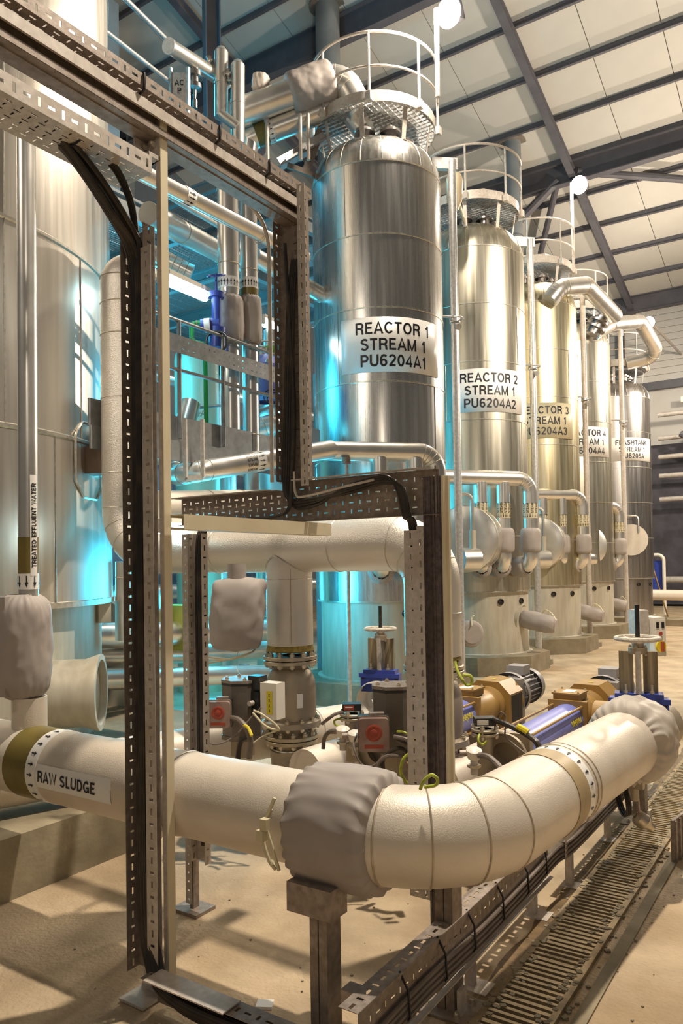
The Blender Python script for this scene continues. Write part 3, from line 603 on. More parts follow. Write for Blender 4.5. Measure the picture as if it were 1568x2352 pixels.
MB().lathe(p+n_*.02-s_*.35+Z*.15, n_, [(-.06, .26), (.10, .26), (.12, .22), (.13, 0.001)], 40).build('nozzle_cover', CLADS, t)
p = atD(228, 1590, 6.8); a = V((.75, .66, 0)).normalized(); MB().lathe(p-a*.12, a, [(-.4, .30), (0, .30), (.12, .34), (.14, .34), (.14, .29), (.0, .27)], 48).build('skirt_manhole', SKIRT, t); MB().cyl(p-a*.08, p-a*.04, .27, n=40).build('manhole_cover', CAST, t)
p = tpt(228, 1.55, -.1); MB().box(p, (.16, .16, .2)).build('lifting_lug', SKIRT, t)
# raw sludge pipe
ZP, RP = .885, .20
K = [V((-9, 2.72, ZP)), V((-1.30, 2.72, ZP)), V((-1.15, 4.85, ZP)), V((-1.12, 5.15, ZP))]
t = T('raw_sludge_pipe', 'fat white clad pipe across the foreground lettered RAW SLUDGE, bending away to the right', 'pipe', (-1.6, 2.72, .69))
P = fillet(K[:2]+[K[3]], .44, 20)
MB().tube(P, RP, 48).build('cladding', CLADW, t)
arc = P[1:22]
for k in (3, 8, 13, 18):
    T_ = (arc[min(k+1, 20)]-arc[max(0, k-1)]).normalized(); MB().ring(arc[k], T_, RP+.001, .0045, 56, 6).build('elbow_joint', CLADJ, t)
A0 = arc[20]; A1 = K[3]; ua = (A1-A0).normalized()
for x in (-2.75,): MB().ring((x, 2.72, ZP), (1, 0, 0), RP+.001, .004, 56, 5).build('joint_ring', SEAM, t)
for d in (.64, .69): MB().ring(A0+ua*d, ua, RP+.001, .004, 56, 5).build('joint_ring', CLADJ, t)
band((0, 2.72, ZP), (1, 0, 0), RP+.004, -4.00, -3.79, 56).build('colour_band', OLIVE, t)
bd = band((0, 2.72, ZP), (1, 0, 0), RP+.003, -3.788, -3.70, 56).build('arrow_band', LABEL, t); arrows(bd, (0, 2.72, ZP), (1, 0, 0), RP+.006, -3.765, -3.72, 22, wid=.012)
band(A0, ua, RP+.004, .40, .53, 56).build('colour_band', TAN, t)
bd = band(A0, ua, RP+.003, .53, .60, 56).build('arrow_band', LABEL, t); arrows(bd, A0, ua, RP+.006, .545, .585, 22, wid=.012)
x0, y0, z0 = perp((1, 0, 0)); cc = V((0, 2.72, ZP)); ac = PI-.02
vs = [cc+z0*tx+(x0*math.cos(a)+y0*math.sin(a))*(RP+.004) for tx in (-3.69, -3.08) for a in [ac+(k/6-.5)*.62 for k in range(7)]]
lb = MB().add(vs, [(k, k+1, k+8, k+7) for k in range(6)]).build('pipe_label', LABELY if 0 else LABEL, t)
lettering(lb, 'RAW SLUDGE', .060, axmap(cc, (1, 0, 0), RP+.008, ac, -3.43))
muff('insulation_jacket', 'big grey fabric insulation jacket wrapped round the white foreground pipe before its bend', (-2.00, 2.72, ZP), (-1.60, 2.73, ZP), .255, .215, .012, .020, seed=3.3, n=160, k=70, sq=7, fs=2.2)
for x, dz in ((-2.01, .03), (-2.03, -.02)):
    b = MB(); b.tube(spline([V((x, 2.72-.23, ZP+.12+dz)), V((x-.03, 2.72-.25, ZP+.02+dz)), V((x, 2.72-.25, ZP-.08+dz)), V((x+.01, 2.72-.22, ZP-.15))], 5), .008, 6); b.box((x-.02, 2.72-.27, ZP+.02+dz), (.035, .03, .045)); b.build('strap_buckle' , WIREW, None, 'small pale strap buckle at the left edge of the big grey jacket'+(', upper one' if dz > 0 else ', lower one'), 'buckle')
q0 = K[3]-ua*.40; muff('insulation_jacket', 'crumpled pale grey jacket round the right-hand end of the white pipe under the handwheel', q0, q0+ua*.40, .262, .19, .018, .035, m=FABL, seed=8.1, n=120, k=34)
MB().cyl(K[3], K[3]+ua*.35, .17, n=32).build('pipe_end', CAST, None, 'rusty pipe end behind the crumpled pale jacket at right', 'pipe')
# second white pipe behind
q1 = onz(-60, 1800, .62); q2 = onz(860, 1650, .60); q1.z = q2.z = .6
t = T('white_pipe', 'second white clad pipe running behind the raw sludge pipe and the valves', 'pipe', (q1+q2)/2-V((0, 0, .17))); MB().tube([q1, q2], .17, 36).build('cladding', CLADW, t)
for f_ in (.3, .55, .8): MB().ring(q1.lerp(q2, f_), q2-q1, .171, .004, 40, 5).build('joint_ring', CLADJ, t)
def xpipe(px0, py0, px1, py1, z, r, lab, m=CLADW, nj=2, cat='pipe'):
    a = onz(px0, py0, z); b_ = onz(px1, py1, z); t = T('feed_pipe', lab, cat, (a+b_)/2-V((0, 0, r))); MB().tube([a, b_], r, 32).build('cladding', m, t)
    for k in range(nj): MB().ring(a.lerp(b_, (k+1)/(nj+1)), b_-a, r+.001, .004, 36, 5).build('joint_ring', CLADJ, t)
    return t
xpipe(700, 1770, 905, 1700, .55, .15, 'short white pipe leaving the first valve towards the red faced box')
xpipe(1010, 1800, 1180, 1710, .55, .14, 'white pipe leading to the lavender pump from below the tall cream strut')
# upright effluent pipe with elbow and long run to the back
xe, ye = -4.07, 2.74
t = T('effluent_pipe', 'upright silver pipe at the left edge lettered TREATED EFFLUENT WATER, with a mitred top', 'pipe', (xe, ye, 1.1)); r = .056
MB().tube([(xe, ye, 1.02), (xe, ye, 4.86)], r, 32).build('upright', CLADS, t); MB().lathe((xe, ye, 4.86), Z, [(0, r), (.06, r*.7), (.09, .001)], 24).build('mitre_cap', CLADS, t)
MB().tube([(xe, ye, 4.78), (xe, 5.6, 4.84)], r+.004, 28).build('long_run', CLADS, t)
for y in (2.95, 4.95, 5.25): MB().ring((xe, y, 4.78+(y-2.74)*.015), (0, 1, 0), r+.006, .004, 28, 5).build('joint_ring', CLADJ, t)
bd = band((xe, 4.05, 4.81), (0, 1, 0), r+.008, 0, .09, 28).build('arrow_band', LABEL, t); arrows(bd, (xe, 4.05, 4.81), (0, 1, 0), r+.011, .01, .08, 12, wid=.010)
band((xe, ye, 0), Z, r+.003, 1.985, 2.20, 28).build('colour_band', OLIVE, t)
bd = band((xe, ye, 0), Z, r+.003, 1.89, 1.983, 28).build('arrow_band', LABEL, t); arrows(bd, (xe, ye, 0), Z, r+.006, 1.90, 1.97, 8, flip=-1, wid=.011)
af = ang_of(Z, (-xe, -ye, 0)); lb = patch((xe, ye, 0), Z, r+.004, af+.55, 2.27, .045, .60, 6).build('pipe_label', LABEL, t)
lettering(lb, 'TREATED EFFLUENT WATER', .030, cylmap((xe, ye, 0), Z, r+.0065, af+.55, 2.27, rot=True), bold=1.15)
t = T('valve_jacket', 'grey quilted jacket round the valve at the left edge under TREATED EFFLUENT WATER', 'insulation cover', (xe-.05, ye, 1.2))
muff('quilted_wrap', None, (xe-.03, ye-.02, 1.86), (xe-.03, ye-.02, 1.24), .165, .09, .012, .015, seed=5, parent=t, n=80, k=26)
b = MB()
for zz in (1.72, 1.40): b.box((xe-.09, ye-.17, zz), (.20, .05, .26), Matrix.Rotation(.3, 3, 'Z'))
b.build('flap', FAB, t)
MB().cyl((xe, ye, 1.05), (xe, ye, 1.25), .10, n=32).build('branch_stub', CLADW, None, 'short white stub joining the raw sludge pipe at the left edge', 'pipe')
# upper big pipe: riser, run, tee, elbow
YU, ZU, RU = 4.82, 2.155, .20
t = T('overhead_sludge_pipe', 'large silvery stucco pipe behind the cable frame with a tee and two bends', 'pipe', (-3.7, YU, 1.3))
xr = ony(283, 1000, YU).x; xd = ony(993, 1400, YU).x; xt = ony(665, 1400, YU).x; ztop = CZ+(1308-600)*7.3/FPX
P = fillet([(xr, YU+.25, ztop-.16), (xr, YU, ztop-.12), (xr, YU, ZU), (xd, YU, ZU), (xd, YU, 1.36)], [.14, .42, .30], 12)
MB().tube(P, RU, 48).build('cladding', CLAD, t)
for k in list(range(14, 27, 3))+list(range(28, 40, 4)):
    if 0 < k < len(P)-1: MB().ring(P[k], (P[k+1]-P[k-1]).normalized(), RU+.001, .004, 48, 5).build('elbow_joint', SEAM, t)
for zz in (2.9, 3.6, 4.2, 4.5, 4.75): MB().ring((xr, YU, zz), Z, RU+.001, .004, 48, 5).build('joint_ring', SEAM, t)
for xx in (xr+1.2, xt-.7, xt+.5): MB().ring((xx, YU, ZU), (1, 0, 0), RU+.001, .004, 48, 5).build('joint_ring', SEAM, t)
rt = .185; b = MB(); vs = []; n = 48
for k in range(n+1):
    a = 2*PI*k/n; X, Y = rt*math.cos(a), rt*math.sin(a); vs += [V((xt+X, YU+Y, 1.38)), V((xt+X, YU+Y, ZU-math.sqrt(max(0, RU*RU-Y*Y))*(.4 if abs(Y) < .1 else 1)))]
b.add(vs, [(2*k, 2*k+2, 2*k+3, 2*k+1) for k in range(n)]); b.build('tee_branch', CLAD, t)
MB().tube([V((xt+rt*math.cos(a), YU+rt*math.sin(a)*1.0-.004, ZU+.0-(.19*math.cos(a)**2)*.2-.06-.10*abs(math.cos(a)))) for a in [PI+PI*k/16 for k in range(17)]], .006, 5).build('tee_seam', SEAM, t)
MB().ring((xt, YU, 1.9), Z, rt+.001, .003, 48, 4).build('joint_ring', SEAM, t); MB().tube([(xt+.12, YU-.142, 1.4), (xt+.12, YU-.142, 1.98)], .004, 4).build('long_seam', CLADJ, t)
MB().ring((xd, YU, 1.66), Z, RU+.001, .004, 48, 5).build('joint_ring', SEAM, t)
# reducer cladding on the outside of the down leg
# check valves under both legs
def check_valve(x, lab, dz=0.0, low=True):
    t = T('check_valve', lab, 'valve', (x, YU, .3)); p = V((x, YU, dz))
    MB().lathe(p, Z, [(1.325, .15), (1.335, .19), (1.38, .18), (1.40, .15)], 40, disp=wrinkle(4, .012)).build('wool_collar', WOOL, t)
    flange_pair(t, p+Z*1.262, Z, .213, nb=12, bs=.034)
    MB().lathe(p, Z, [(1.235, .13), (1.20, .135), (1.17, .165), (1.10, .192), (1.02, .20), (.86, .20), (.80, .198), (.785, .235), (.745, .24), (.74, .14), (.66, .13)], 56).build('valve_body', CAST, t)
    a = ang_of(Z, (-x, -YU, 0)); patch(p, Z, .203, a+.35, .96, .05, .11, 4).build('rating_plate', LABEL, t, solid=.003)
    bolts(t, p+Z*.765, Z, .215, 12, .03, ends=.02)
    flange_pair(t, p+Z*.64, Z, .213, nb=12, bs=.034)
    MB().lathe(p, Z, [(.60, .13), (.50, .13)], 36).build('spool', CAST, t)
    MB().lathe(p, Z, [(.56, .15), (.50, .17), (.40, .16), (.34, .12)], 40, disp=wrinkle(7, .018, fs=14)).build('foil_wrap', CLADS, t)
    E_ = fillet([p+Z*.55, p+Z*.38, p+V((.45, -.1, .38))], .2, 8); MB().tube(E_, .17, 32, disp=lambda s, a, i: .012*noise.noise(V((s*8, a*2, 1)))).build('lagged_elbow', CAST, t)
    MB().ring(E_[-1], (1, -.2, 0), .172, .012, 32, 6).build('band_clamp', WOOL, t)
    return t
check_valve(xt, 'grey cast check valve with bolted flanges under the silvery tee branch')
check_valve(xd, 'grey cast check valve half hidden behind the tall cream edged strut')
def oct_(c, r, z0, z1, sy=1.0, rot=.2, ch=.42):
    pts = []
    for sx, s2 in ((1, 1), (-1, 1), (-1, -1), (1, -1)):
        k = [(sx*r, s2*r*ch), (sx*r*ch, s2*r)]; k = k if sx*s2 > 0 else k[::-1]; pts += k
    return [V((c.x+x*math.cos(rot)-y*sy*math.sin(rot), c.y+x*math.sin(rot)+y*sy*math.cos(rot), z0)) for x, y in pts]
def actuator(px, D, z0, z1, r, lab, boxpx, boxD, bz, bs, boxlab):
    p = atD(px, 1600, D); t = T('valve_actuator', lab, 'actuator', (p.x, p.y, z0)); rot = YAW
    MB().prism(oct_(p, r, z0+.03, 0, rot=rot), (0, 0, z1-z0-.06)).build('housing', ACTM, t)
    MB().prism(oct_(p, r*1.05, z0, 0, rot=rot), (0, 0, .03)).build('bottom_flange', ACTM, t); MB().prism(oct_(p, r*1.03, z1-.035, 0, rot=rot), (0, 0, .018)).build('black_gasket', BLKP, t)
    MB().prism(oct_(p, r*1.04, z1-.017, 0, rot=rot), (0, 0, .02)).build('lid', GALV, t); bolts(t, V((p.x, p.y, z1)), Z, r*.8, 4, .022, a0=.9)
    MB().box(V((p.x, p.y, z0-.06)), (.12, .12, .14)).build('mount', CAST, t)
    q = atD(boxpx, 1600, boxD); q.z = bz; Rm = Matrix.Rotation(YAW, 3, 'Z'); t2 = T('switch_box', boxlab, 'switch box', (q.x, q.y, bz-bs/2))
    F_ = Rm @ V((0, -1, 0)); X_ = Rm @ V((1, 0, 0))
    MB().box(q+V((0, 0, 0))-F_*.04, (bs*1.02, .08, bs*1.12), Rm).build('back_housing', BLKP, t2)
    def rr(w_, h_, o, d): 
        pts = fillet([o+X_*-w_+Z*0+Z*-h_*0, o+X_*-w_+Z*h_, o+X_*w_+Z*h_, o+X_*w_-Z*h_, o-X_*w_-Z*h_, o-X_*w_], .02, 3)[:-1]; return MB().prism(pts, F_*d)
    rr(bs*.48, bs*.54, q, .055).build('clear_cover', REDB, t2); rr(bs*.52, bs*.58, q, .012).build('cover_rim', GALV, t2)
    MB().lathe(q+F_*.050+Z*.015, F_, [(0, bs*.27), (.010, bs*.27), (.012, bs*.22), (.010, bs*.2), (.010, bs*.12), (.016, bs*.11), (.018, .001)], 28).build('red_dial', REDD, t2)
    MB().box(q+F_*.056-Z*bs*.36, (bs*.6, .006, bs*.12), Rm).build('dial_plate', REDD, t2); MB().box(q-F_*.03+Z*(bs*.6)-X_*-.02, (bs*.5, .05, .02), Rm).build('top_clip', GALV, t2)
    return p, q
a1, b1 = actuator(556, 5.45, .78, 1.20, .135, 'grey octagonal valve actuator left of the first check valve', 503, 5.2, 1.0, .165, 'dusty red faced switch box hanging left of the first actuator')
a2, b2 = actuator(902, 4.85, .82, 1.235, .128, 'dark grey octagonal actuator behind the second red faced box', 856, 4.6, .98, .185, 'larger dusty red faced switch box in front of the second actuator')
# positioner with yellow sticker
q = atD(626, 1608, 5.3); Rm = Matrix.Rotation(YAW-.55, 3, 'Z'); t = T('positioner', 'white box with a yellow sticker between the actuator and the check valve', 'control box', (q.x, q.y, q.z-.13))
MB().box(q, (.14, .10, .25), Rm).build('white_cover', WHITEP, t); MB().box(q+Rm @ V((.01, -.052, -.01)), (.05, .003, .16), Rm).build('yellow_sticker', YEL, t)
for k in range(4): MB().box(q+Rm @ V((.01, -.0545, -.065+.035*k)), (.006, .001, .022), Rm).build('sticker_mark', BLACK, t)
b = MB(); b.box(q+Rm @ V((-.12, -.01, -.03)), (.07, .08, .17), Rm); b.box(q+Rm @ V((-.13, 0, .12)), (.10, .09, .09), Rm); b.build('black_solenoid', BLKP, t)
MB().cyl(q+Rm @ V((-.13, -.06, -.02)), q+Rm @ V((-.13, -.10, -.02)), .018, n=12).build('grey_knob', GALVL, t)
# grey bag hanging
q = onz(545, 1410, 1.62); q = atD(545, 1410, 5.75); t = T('insulation_bag', 'plump grey fabric insulation bag hanging below the silvery pipe left of the tee', 'insulation cover', (q.x, q.y, q.z-.3)); X_ = V((math.cos(YAW), math.sin(YAW), 0)); Y_ = Z.cross(X_)
vs = []; n, mm = 40, 22
for j in range(mm+1):
    v_ = -1+2*j/mm; 
    for k in range(n):
        a = 2*PI*k/n; sx = math.copysign(abs(math.cos(a))**.55, math.cos(a)); sy = math.copysign(abs(math.sin(a))**.8, math.sin(a)); e = (1-abs(v_)**6)**.5 if abs(v_) < 1 else 0; e = .55+.45*e if abs(v_) < 1 else .0
        wd = .205*(1+.02*v_)*e; dd = .15*(1-.6*v_**4)*e; wr = 1+.09*noise.noise(V((math.cos(a)*2, math.sin(a)*2, v_*3)))
        vs.append(q+X_*(sx*wd*wr+.02*v_)+Y_*(sy*dd*wr)+Z*(v_*.285+.012*noise.noise(V((a, v_, 3)))))
MB().add(vs, [(j*n+k, j*n+(k+1) % n, (j+1)*n+(k+1) % n, (j+1)*n+k) for j in range(mm) for k in range(n)]).build('bag', FAB, t, sharp=1.4)
MB().cyl(q+Z*.25, q+Z*.38, .07, n=20).build('neck', FAB, t)
b = MB()
for k in range(3): b.tube(spline([q+V((0, 0, -.31))+X_*(-.28+.02*k)+Z*(-.03*k), q+Z*(-.335)+X_*-.05-Y_*.05, q+Z*(-.29)+X_*.10-Y_*.07, q+Z*(-.27)+X_*.13], 5), .008, 6)
b.build('rope', WIREW, t)
# ------------------------------------------------------------------ knife gate valves
def gate_valve(p, zw, ztop, lab, s=1.0, ang=YAW*.4):
    Rm = Matrix.Rotation(ang, 3, 'Z'); t = T('knife_gate_valve', lab, 'valve', (p.x, p.y, .8)); o = V((p.x, p.y, 0)); W_ = lambda x, y, z: o+Rm @ V((x*s, y*s, 0))+Z*z
    zb = zw-.40
    b = MB(); b.box(W_(0, 0, zb-.07), (.36*s, .10*s, .16), Rm); b.box(W_(0, -.06, zb-.005), (.38*s, .02, .035), Rm); b.build('valve_body', BLUEV, t)
    for sx in (-.155, .155):
        b = MB()
        for zz in (-.03, -.11): b.cyl(W_(sx, -.052, zb+zz), W_(sx, -.060, zb+zz), .012, n=8)
        b.build('plate_hole', DARKHOLE, t)
    MB().box(W_(0, 0, zb+.025), (.30*s, .13*s, .035), Rm).build('gland_plate', BLUEV, t)
    for sx in (-.08, .08): MB().cyl(W_(sx, -.05, zb+.03), W_(sx, -.05, zb+.10), .008, n=8).build('gland_stud', BOLTM, t); MB().cyl(W_(sx, -.05, zb+.045), W_(sx, -.05, zb+.06), .016, n=6).build('gland_nut', BOLTM, t)
    for sx in (-.075, .075): b = MB(); b.box(W_(sx, .015, zb+.18), (.09*s, .035, .27), Rm); b.build('gate_guard', TIMB, t)
    MB().box(W_(0, -.045, zb+.17), (.035, .03, .30), Rm).build('yoke_bar', GALVL, t); MB().box(W_(0, .05, zb+.17), (.035, .03, .30), Rm).build('yoke_bar', GALVL, t)
    b = MB(); b.cyl(W_(0, 0, zb+.30), W_(0, 0, zb+.34), .06*s, n=20); b.cyl(W_(0, 0, zb+.34), W_(0, 0, zb+.37), .038, n=20); b.cyl(W_(0, 0, zb+.37), W_(0, 0, zw+.01), .045, .03, n=20); b.build('bearing_head', CAST, t); bolts(t, W_(0, 0, zb+.32), Z, .05, 4, .016, ends=.02)
    wh = MB(); wh.ring(W_(0, 0, zw), Z, .135*s, .0155, 40, 8)
    for k in range(3):
        a = k*2.094+.5; d = V((math.cos(a), math.sin(a), 0)); wh.tube([W_(0, 0, zw-.02), W_(0, 0, zw-.015)+d*.07, W_(0, 0, zw)+d*.132*s], .011, 6)
    wh.build('handwheel', WHL, t); MB().cyl(W_(0, 0, zw), W_(0, 0, ztop), .0155, n=12).build('threaded_spindle', CABLE, t)
    for k in range(int((ztop-zw)/.012)): pass
    return t
gate_valve(V((-1.16, 5.27, 0)), 1.488, 1.71, 'blue bodied gate valve with chalky handwheel on the right-hand end of the white pipe')
gate_valve(V((-3.43, 5.76, 0)), 1.44, 1.64, 'blue bodied gate valve with white handwheel behind the cable frame, before the blue lit vessel', s=.97)
MB().lathe((-3.43, 5.60, .82), (0, 1, 0), [(0, .16), (.03, .17), (.2, .17), (.22, .14)], 36).build('valve_flange', CLADW, None, 'white clad stub carrying the far handwheel valve', 'pipe')
# ------------------------------------------------------------------ pumps
def pump(x, y, z, lab, motor=True, s=1.0, name='seepex'):
    t = T('progressive_cavity_pump', lab, 'pump', (x, y, z-.2)); o = V((x, y, z)); Y = V((0, 1, 0)); P = lambda dx, dy, dz: o+V((dx, dy, dz))
    MB().lathe(o, Y, [(0, .09), (.0, .125), (1.15, .125), (1.15, .09)], 40).build('stator_tube', LAV, t)
    b = MB(); b.box(P(0, -.03, 0), (.27, .06, .27)); b.lathe(P(0, -.16, 0), Y, [(0, .15), (.03, .15), (.03, .09), (.14, .10)], 32); b.build('end_flange', CAST, t)
    for k in range(4):
        a = PI/4+k*PI/2; d = V((math.cos(a), 0, math.sin(a)))*.158; MB().tube([P(d.x, -.05, d.z), P(d.x, 1.20, d.z)], .010, 8).build('tie_rod', OCH, t)
        b = MB(); b.cyl(P(d.x, 1.19, d.z), P(d.x, 1.22, d.z), .02, n=6); b.build('tie_nut', OCH, t)
    b = MB(); b.box(P(0, 1.17, 0), (.30, .04, .30)); b.lathe(P(0, 1.18, 0), Y, [(0, .13), (.08, .15), (.35, .155), (.45, .13), (.47, .16), (.50, .16)], 40); b.build('suction_casing', OCH, t)
    b = MB(); b.box(P(-.02, 1.30, .165), (.20, .22, .05)); b.box(P(-.02, 1.30, .195), (.22, .24, .012)); b.build('inspection_cover', OCH, t); MB().box(P(-.02, 1.30, .2025), (.09, .12, .003)).build('cover_sticker', LABEL, t); bolts(t, P(-.02, 1.30, .20), Z, .13, 4, .014, a0=PI/4)
    # bearing bracket, tapered block with open window
    pr = [P(dx, 1.68, dz) for dx, dz in ((-.2, -.17), (.2, -.17), (.2, .10), (.10, .20), (-.10, .20), (-.2, .10))]
    MB().prism([p_+V((0, 0, 0)) for p_ in pr], (0, .30, 0)).build('bearing_bracket', OCH, t)
    MB().box(P(.194, 1.83, -.04), (.02, .24, .25)).build('bracket_window', DARKHOLE, t); MB().prism([P(-.02, 1.80, .203), P(.03, 1.80, .203), P(.005, 1.84, .203)], (0, 0, .001)).build('warning_triangle', YEL, t)
    MB().ring(P(0, 1.98, 0), Y, .18, .03, 36, 8).build('guard_rim', OCH, t)
    # gear unit and finned motor
    b = MB(); b.box(P(.02, 2.06, -.02), (.30, .10, .40)); b.lathe(P(.02, 2.10, .03), Y, [(0, .19), (.06, .19), (.10, .15)], 32); b.build('gear_unit', MOTG, t)
    mo = MB(); mo.lathe(P(.02, 2.2, .04), Y, [(0, .10), (0, .125), (.34, .125), (.34, .10)], 32); mb_ = mo.build('motor_body', MOTG, t)
    for k in range(20):
        a = 2*PI*k/20; d = V((math.cos(a), 0, math.sin(a))); MB().bar(P(.02, 2.22, .04)+d*.135, P(.02, 2.52, .04)+d*.135, .035, .006, up=d.cross(Y)).build('cooling_fin', MOTG, mb_)
    MB().lathe(P(.02, 2.53, .04), Y, [(0, .165), (.10, .16), (.11, .15), (.11, .001)], 32).build('fan_cowl', MOTG, t); MB().box(P(.02, 2.36, .22), (.16, .18, .08)).build('terminal_box', MOTG, t)
    for dy in (.1, 1.3, 2.0): MB().box(P(0, dy, -.26), (.22, .07, .30)).build('pump_foot', GALV, t)
    if name: 
        fn = axmap(o, Y, .127, 0, .95, 1); x0, y0, z0 = perp(Y); a_ = ang_of(Y, (.95, 0, .30)); sg = 1 if x0.cross(y0).dot(z0) > 0 else -1
        def fn2(u, v): a = a_-v/.127; return o+Y*(.98+u)+(x0*math.cos(a)+y0*math.sin(a))*.1275
        t_up = (fn2(0, .01)-fn2(0, 0)).z
        f3 = fn2 if t_up > 0 else (lambda u, v: fn2(u, -v))
        lettering(t, name, .060, f3, m=YEL, bold=1.1)
    return t
pump(-1.82, 4.70, .78, 'lavender blue tube pump with ochre casing and yellow lettering behind the white pipe bend')
pump(-2.56, 4.38, .80, 'ochre pump with grey finned motor behind the tall cream strut')
b_ = V((-1.50, 6.02, .80)); t = T('suction_flange', 'bolted round flange on the right side of the lavender pump casing', 'flange', (b_.x, b_.y, b_.z-.17))
for dx, mm_ in ((0, OCH), (.035, LABEL), (.055, CAST)): MB().lathe(b_+V((dx, 0, 0)), (1, 0, 0), [(0, .06), (0, .17), (.025, .17), (.025, .06)], 36).build('flange_ring', mm_, t)
MB().cyl(b_+V((-.15, 0, 0)), b_+V((.2, 0, 0)), .12, n=28).build('neck', OCH, t); bolts(t, b_+V((.03, 0, 0)), (1, 0, 0), .135, 8, .03, ends=.05)
# instrument tee with small flanges
def instr(px, py, D, lab, plate='white'):
    p = atD(px, py, D); t = T('pressure_instrument', lab, 'instrument', (p.x, p.y, p.z-.3)); flange_pair(t, p, Z, .085, th=.016, nb=4, bs=.024)
    MB().cyl(p-Z*.30, p-Z*.02, .05, n=20).build('neck_pipe', CAST, t)
    Rm = Matrix.Rotation(YAW, 3, 'Z'); MB().box(p+Z*.065, (.13, .09, .05), Rm).build('head_box', BLKP, t); MB().box(p+Z*.065+Rm @ V((-.02, -.047, 0)), (.07, .004, .03), Rm).build('head_label', REDD if plate == 'red' else WHITEP, t)
    MB().box(p+Z*.065+Rm @ V((-.02, -.0495, .004)), (.05, .001, .006), Rm).build('label_line', LABEL, t); return p
i1 = instr(808, 1645, 5.2, 'small flanged instrument with a red tagged black head left of the larger red faced box', 'red')
i2 = instr(1113, 1680, 4.75, 'small flanged instrument with black head in front of the lavender pump')
def head(px, py, D, lab):
    p = atD(px, py, D); t = T('sensor_head', lab, 'sensor', (p.x, p.y, p.z-.12)); MB().lathe(p, (.15, -.2, 1), [(-.03, .02), (-.03, .035), (.0, .045), (.02, .045), (.03, .03), (.035, .001)], 24).build('round_cap', WHITEP, t); MB().cyl(p-Z*.12, p-Z*.02, .022, n=14).build('stem', GALVL, t); MB().lathe(p-Z*.08, Z, [(0, .04), (.015, .04)], 6, cap=True).build('hex_base', BOLTM, t)
    MB().cyl(p, p+V((-.07, -.04, 0)), .018, n=12).build('cable_gland', GALV, t); return p
h1 = head(787, 1680, 4.9, 'white capped sensor head on the pipe left of the larger red faced box'); h2 = head(1088, 1730, 4.35, 'white capped sensor head on the pipe right of the tall strut'); h3 = head(815, 1690, 4.8, 'second smaller white sensor cap just beside the larger red faced box')
# ------------------------------------------------------------------ loose cables round the valves
def wire(pts, r, m, lab, name='cable', cat='cable', g=None):
    P = [atD(*p) for p in pts]; MB().tube(spline(P, 6), r, 8).build(name, m, None, lab, cat, g)
wire([(522, 1650, 5.2), (545, 1652, 5.15), (565, 1672, 5.1), (575, 1700, 5.1), (572, 1742, 5.1)], .020, CABLEG, 'grey flexible conduit curving down from the first red faced box')
wire([(574, 1690, 5.15), (552, 1705, 5.2), (545, 1750, 5.2)], .018, CABLE, 'black cable dropping behind the grey conduit at the first actuator')
wire([(475, 1645, 5.2), (463, 1665, 5.15), (470, 1700, 5.1), (500, 1709, 5.1), (540, 1690, 5.15), (575, 1650, 5.2), (600, 1625, 5.2)], .006, CABLEG, 'thin dark wire looping under the first red faced box')
wire([(583, 1632, 5.1), (600, 1640, 5.05), (630, 1662, 5.05), (640, 1677, 5.05), (610, 1668, 5.1), (580, 1637, 5.15)], .008, WIREW, 'cream wire loop between the actuator and check valve')
wire([(560, 1665, 5.05), (570, 1672, 5.04), (578, 1690, 5.0)], .011, YEL, 'short yellow marker sleeve on the grey conduit')
wire([(640, 1677, 5.05), (605, 1690, 5.1), (578, 1710, 5.1)], .005, WIREW, 'thin pale wire trailing down to the left of the check valve')
wire([(786, 1636, 5.15), (770, 1640, 5.1), (755, 1650, 5.1), (740, 1662, 5.2)], .012, CABLEG, 'dark cable entering the red tagged instrument from the left')
wire([(782, 1650, 5.15), (768, 1655, 5.1), (770, 1665, 5.1), (785, 1668, 5.1)], .007, YELG, 'small green yellow wire loop at the red tagged instrument')
wire([(775, 1677, 4.9), (758, 1680, 4.9), (745, 1695, 4.95), (742, 1720, 4.95)], .014, CABLEG, 'grey cable bent down from the white capped sensor')
wire([(820, 1685, 4.7), (812, 1715, 4.55), (830, 1755, 4.5), (858, 1758, 4.5), (880, 1735, 4.5)], .006, CABLEG, 'thin brown wire sagging under the larger red faced box')
for k, (dx, dy) in enumerate(((0, 0), (12, 8), (22, 18), (-8, 14), (30, 30))):
    wire([(905+dx*.3, 1692+dy*.3, 4.45), (935+dx*.2, 1700+dy, 4.4), (958, 1722+dy*.6, 4.4), (960-dx*.3, 1790, 4.35), (950-dx*.5, 1830, 4.4)] if k < 3 else [(958, 1745, 4.4), (915-dx*.4, 1705+dy, 4.42), (880-dx*.2, 1735+dy*.4, 4.45), (878-dx*.3, 1775, 4.45), (890, 1830, 4.5)], .013, CABLE if k % 2 else CABLEG, 'dark cable in the tangled loop below the larger red faced box', g='tangled cables under the larger red faced box')
wire([(912, 1680, 4.4), (928, 1682, 4.35), (945, 1692, 4.35), (952, 1700, 4.35)], .006, YELG, 'thin yellow wire bridging above the tangled cable loop')
wire([(938, 1692, 4.3), (948, 1706, 4.3), (957, 1722, 4.3)], .012, YEL, 'flat yellow cable marker on the tangled loop')
wire([(940, 1730, 4.33), (925, 1745, 4.33), (920, 1775, 4.33), (935, 1800, 4.33)], .009, YELG, 'green yellow earth wire hanging in the tangled loop')
wire([(1045, 1520, 4.9), (1052, 1545, 4.85), (1070, 1572, 4.8), (1083, 1568, 4.8), (1080, 1553, 4.8), (1062, 1550, 4.8)], .010, YELG, 'green yellow earth wire curl at the flange right of the tall strut')
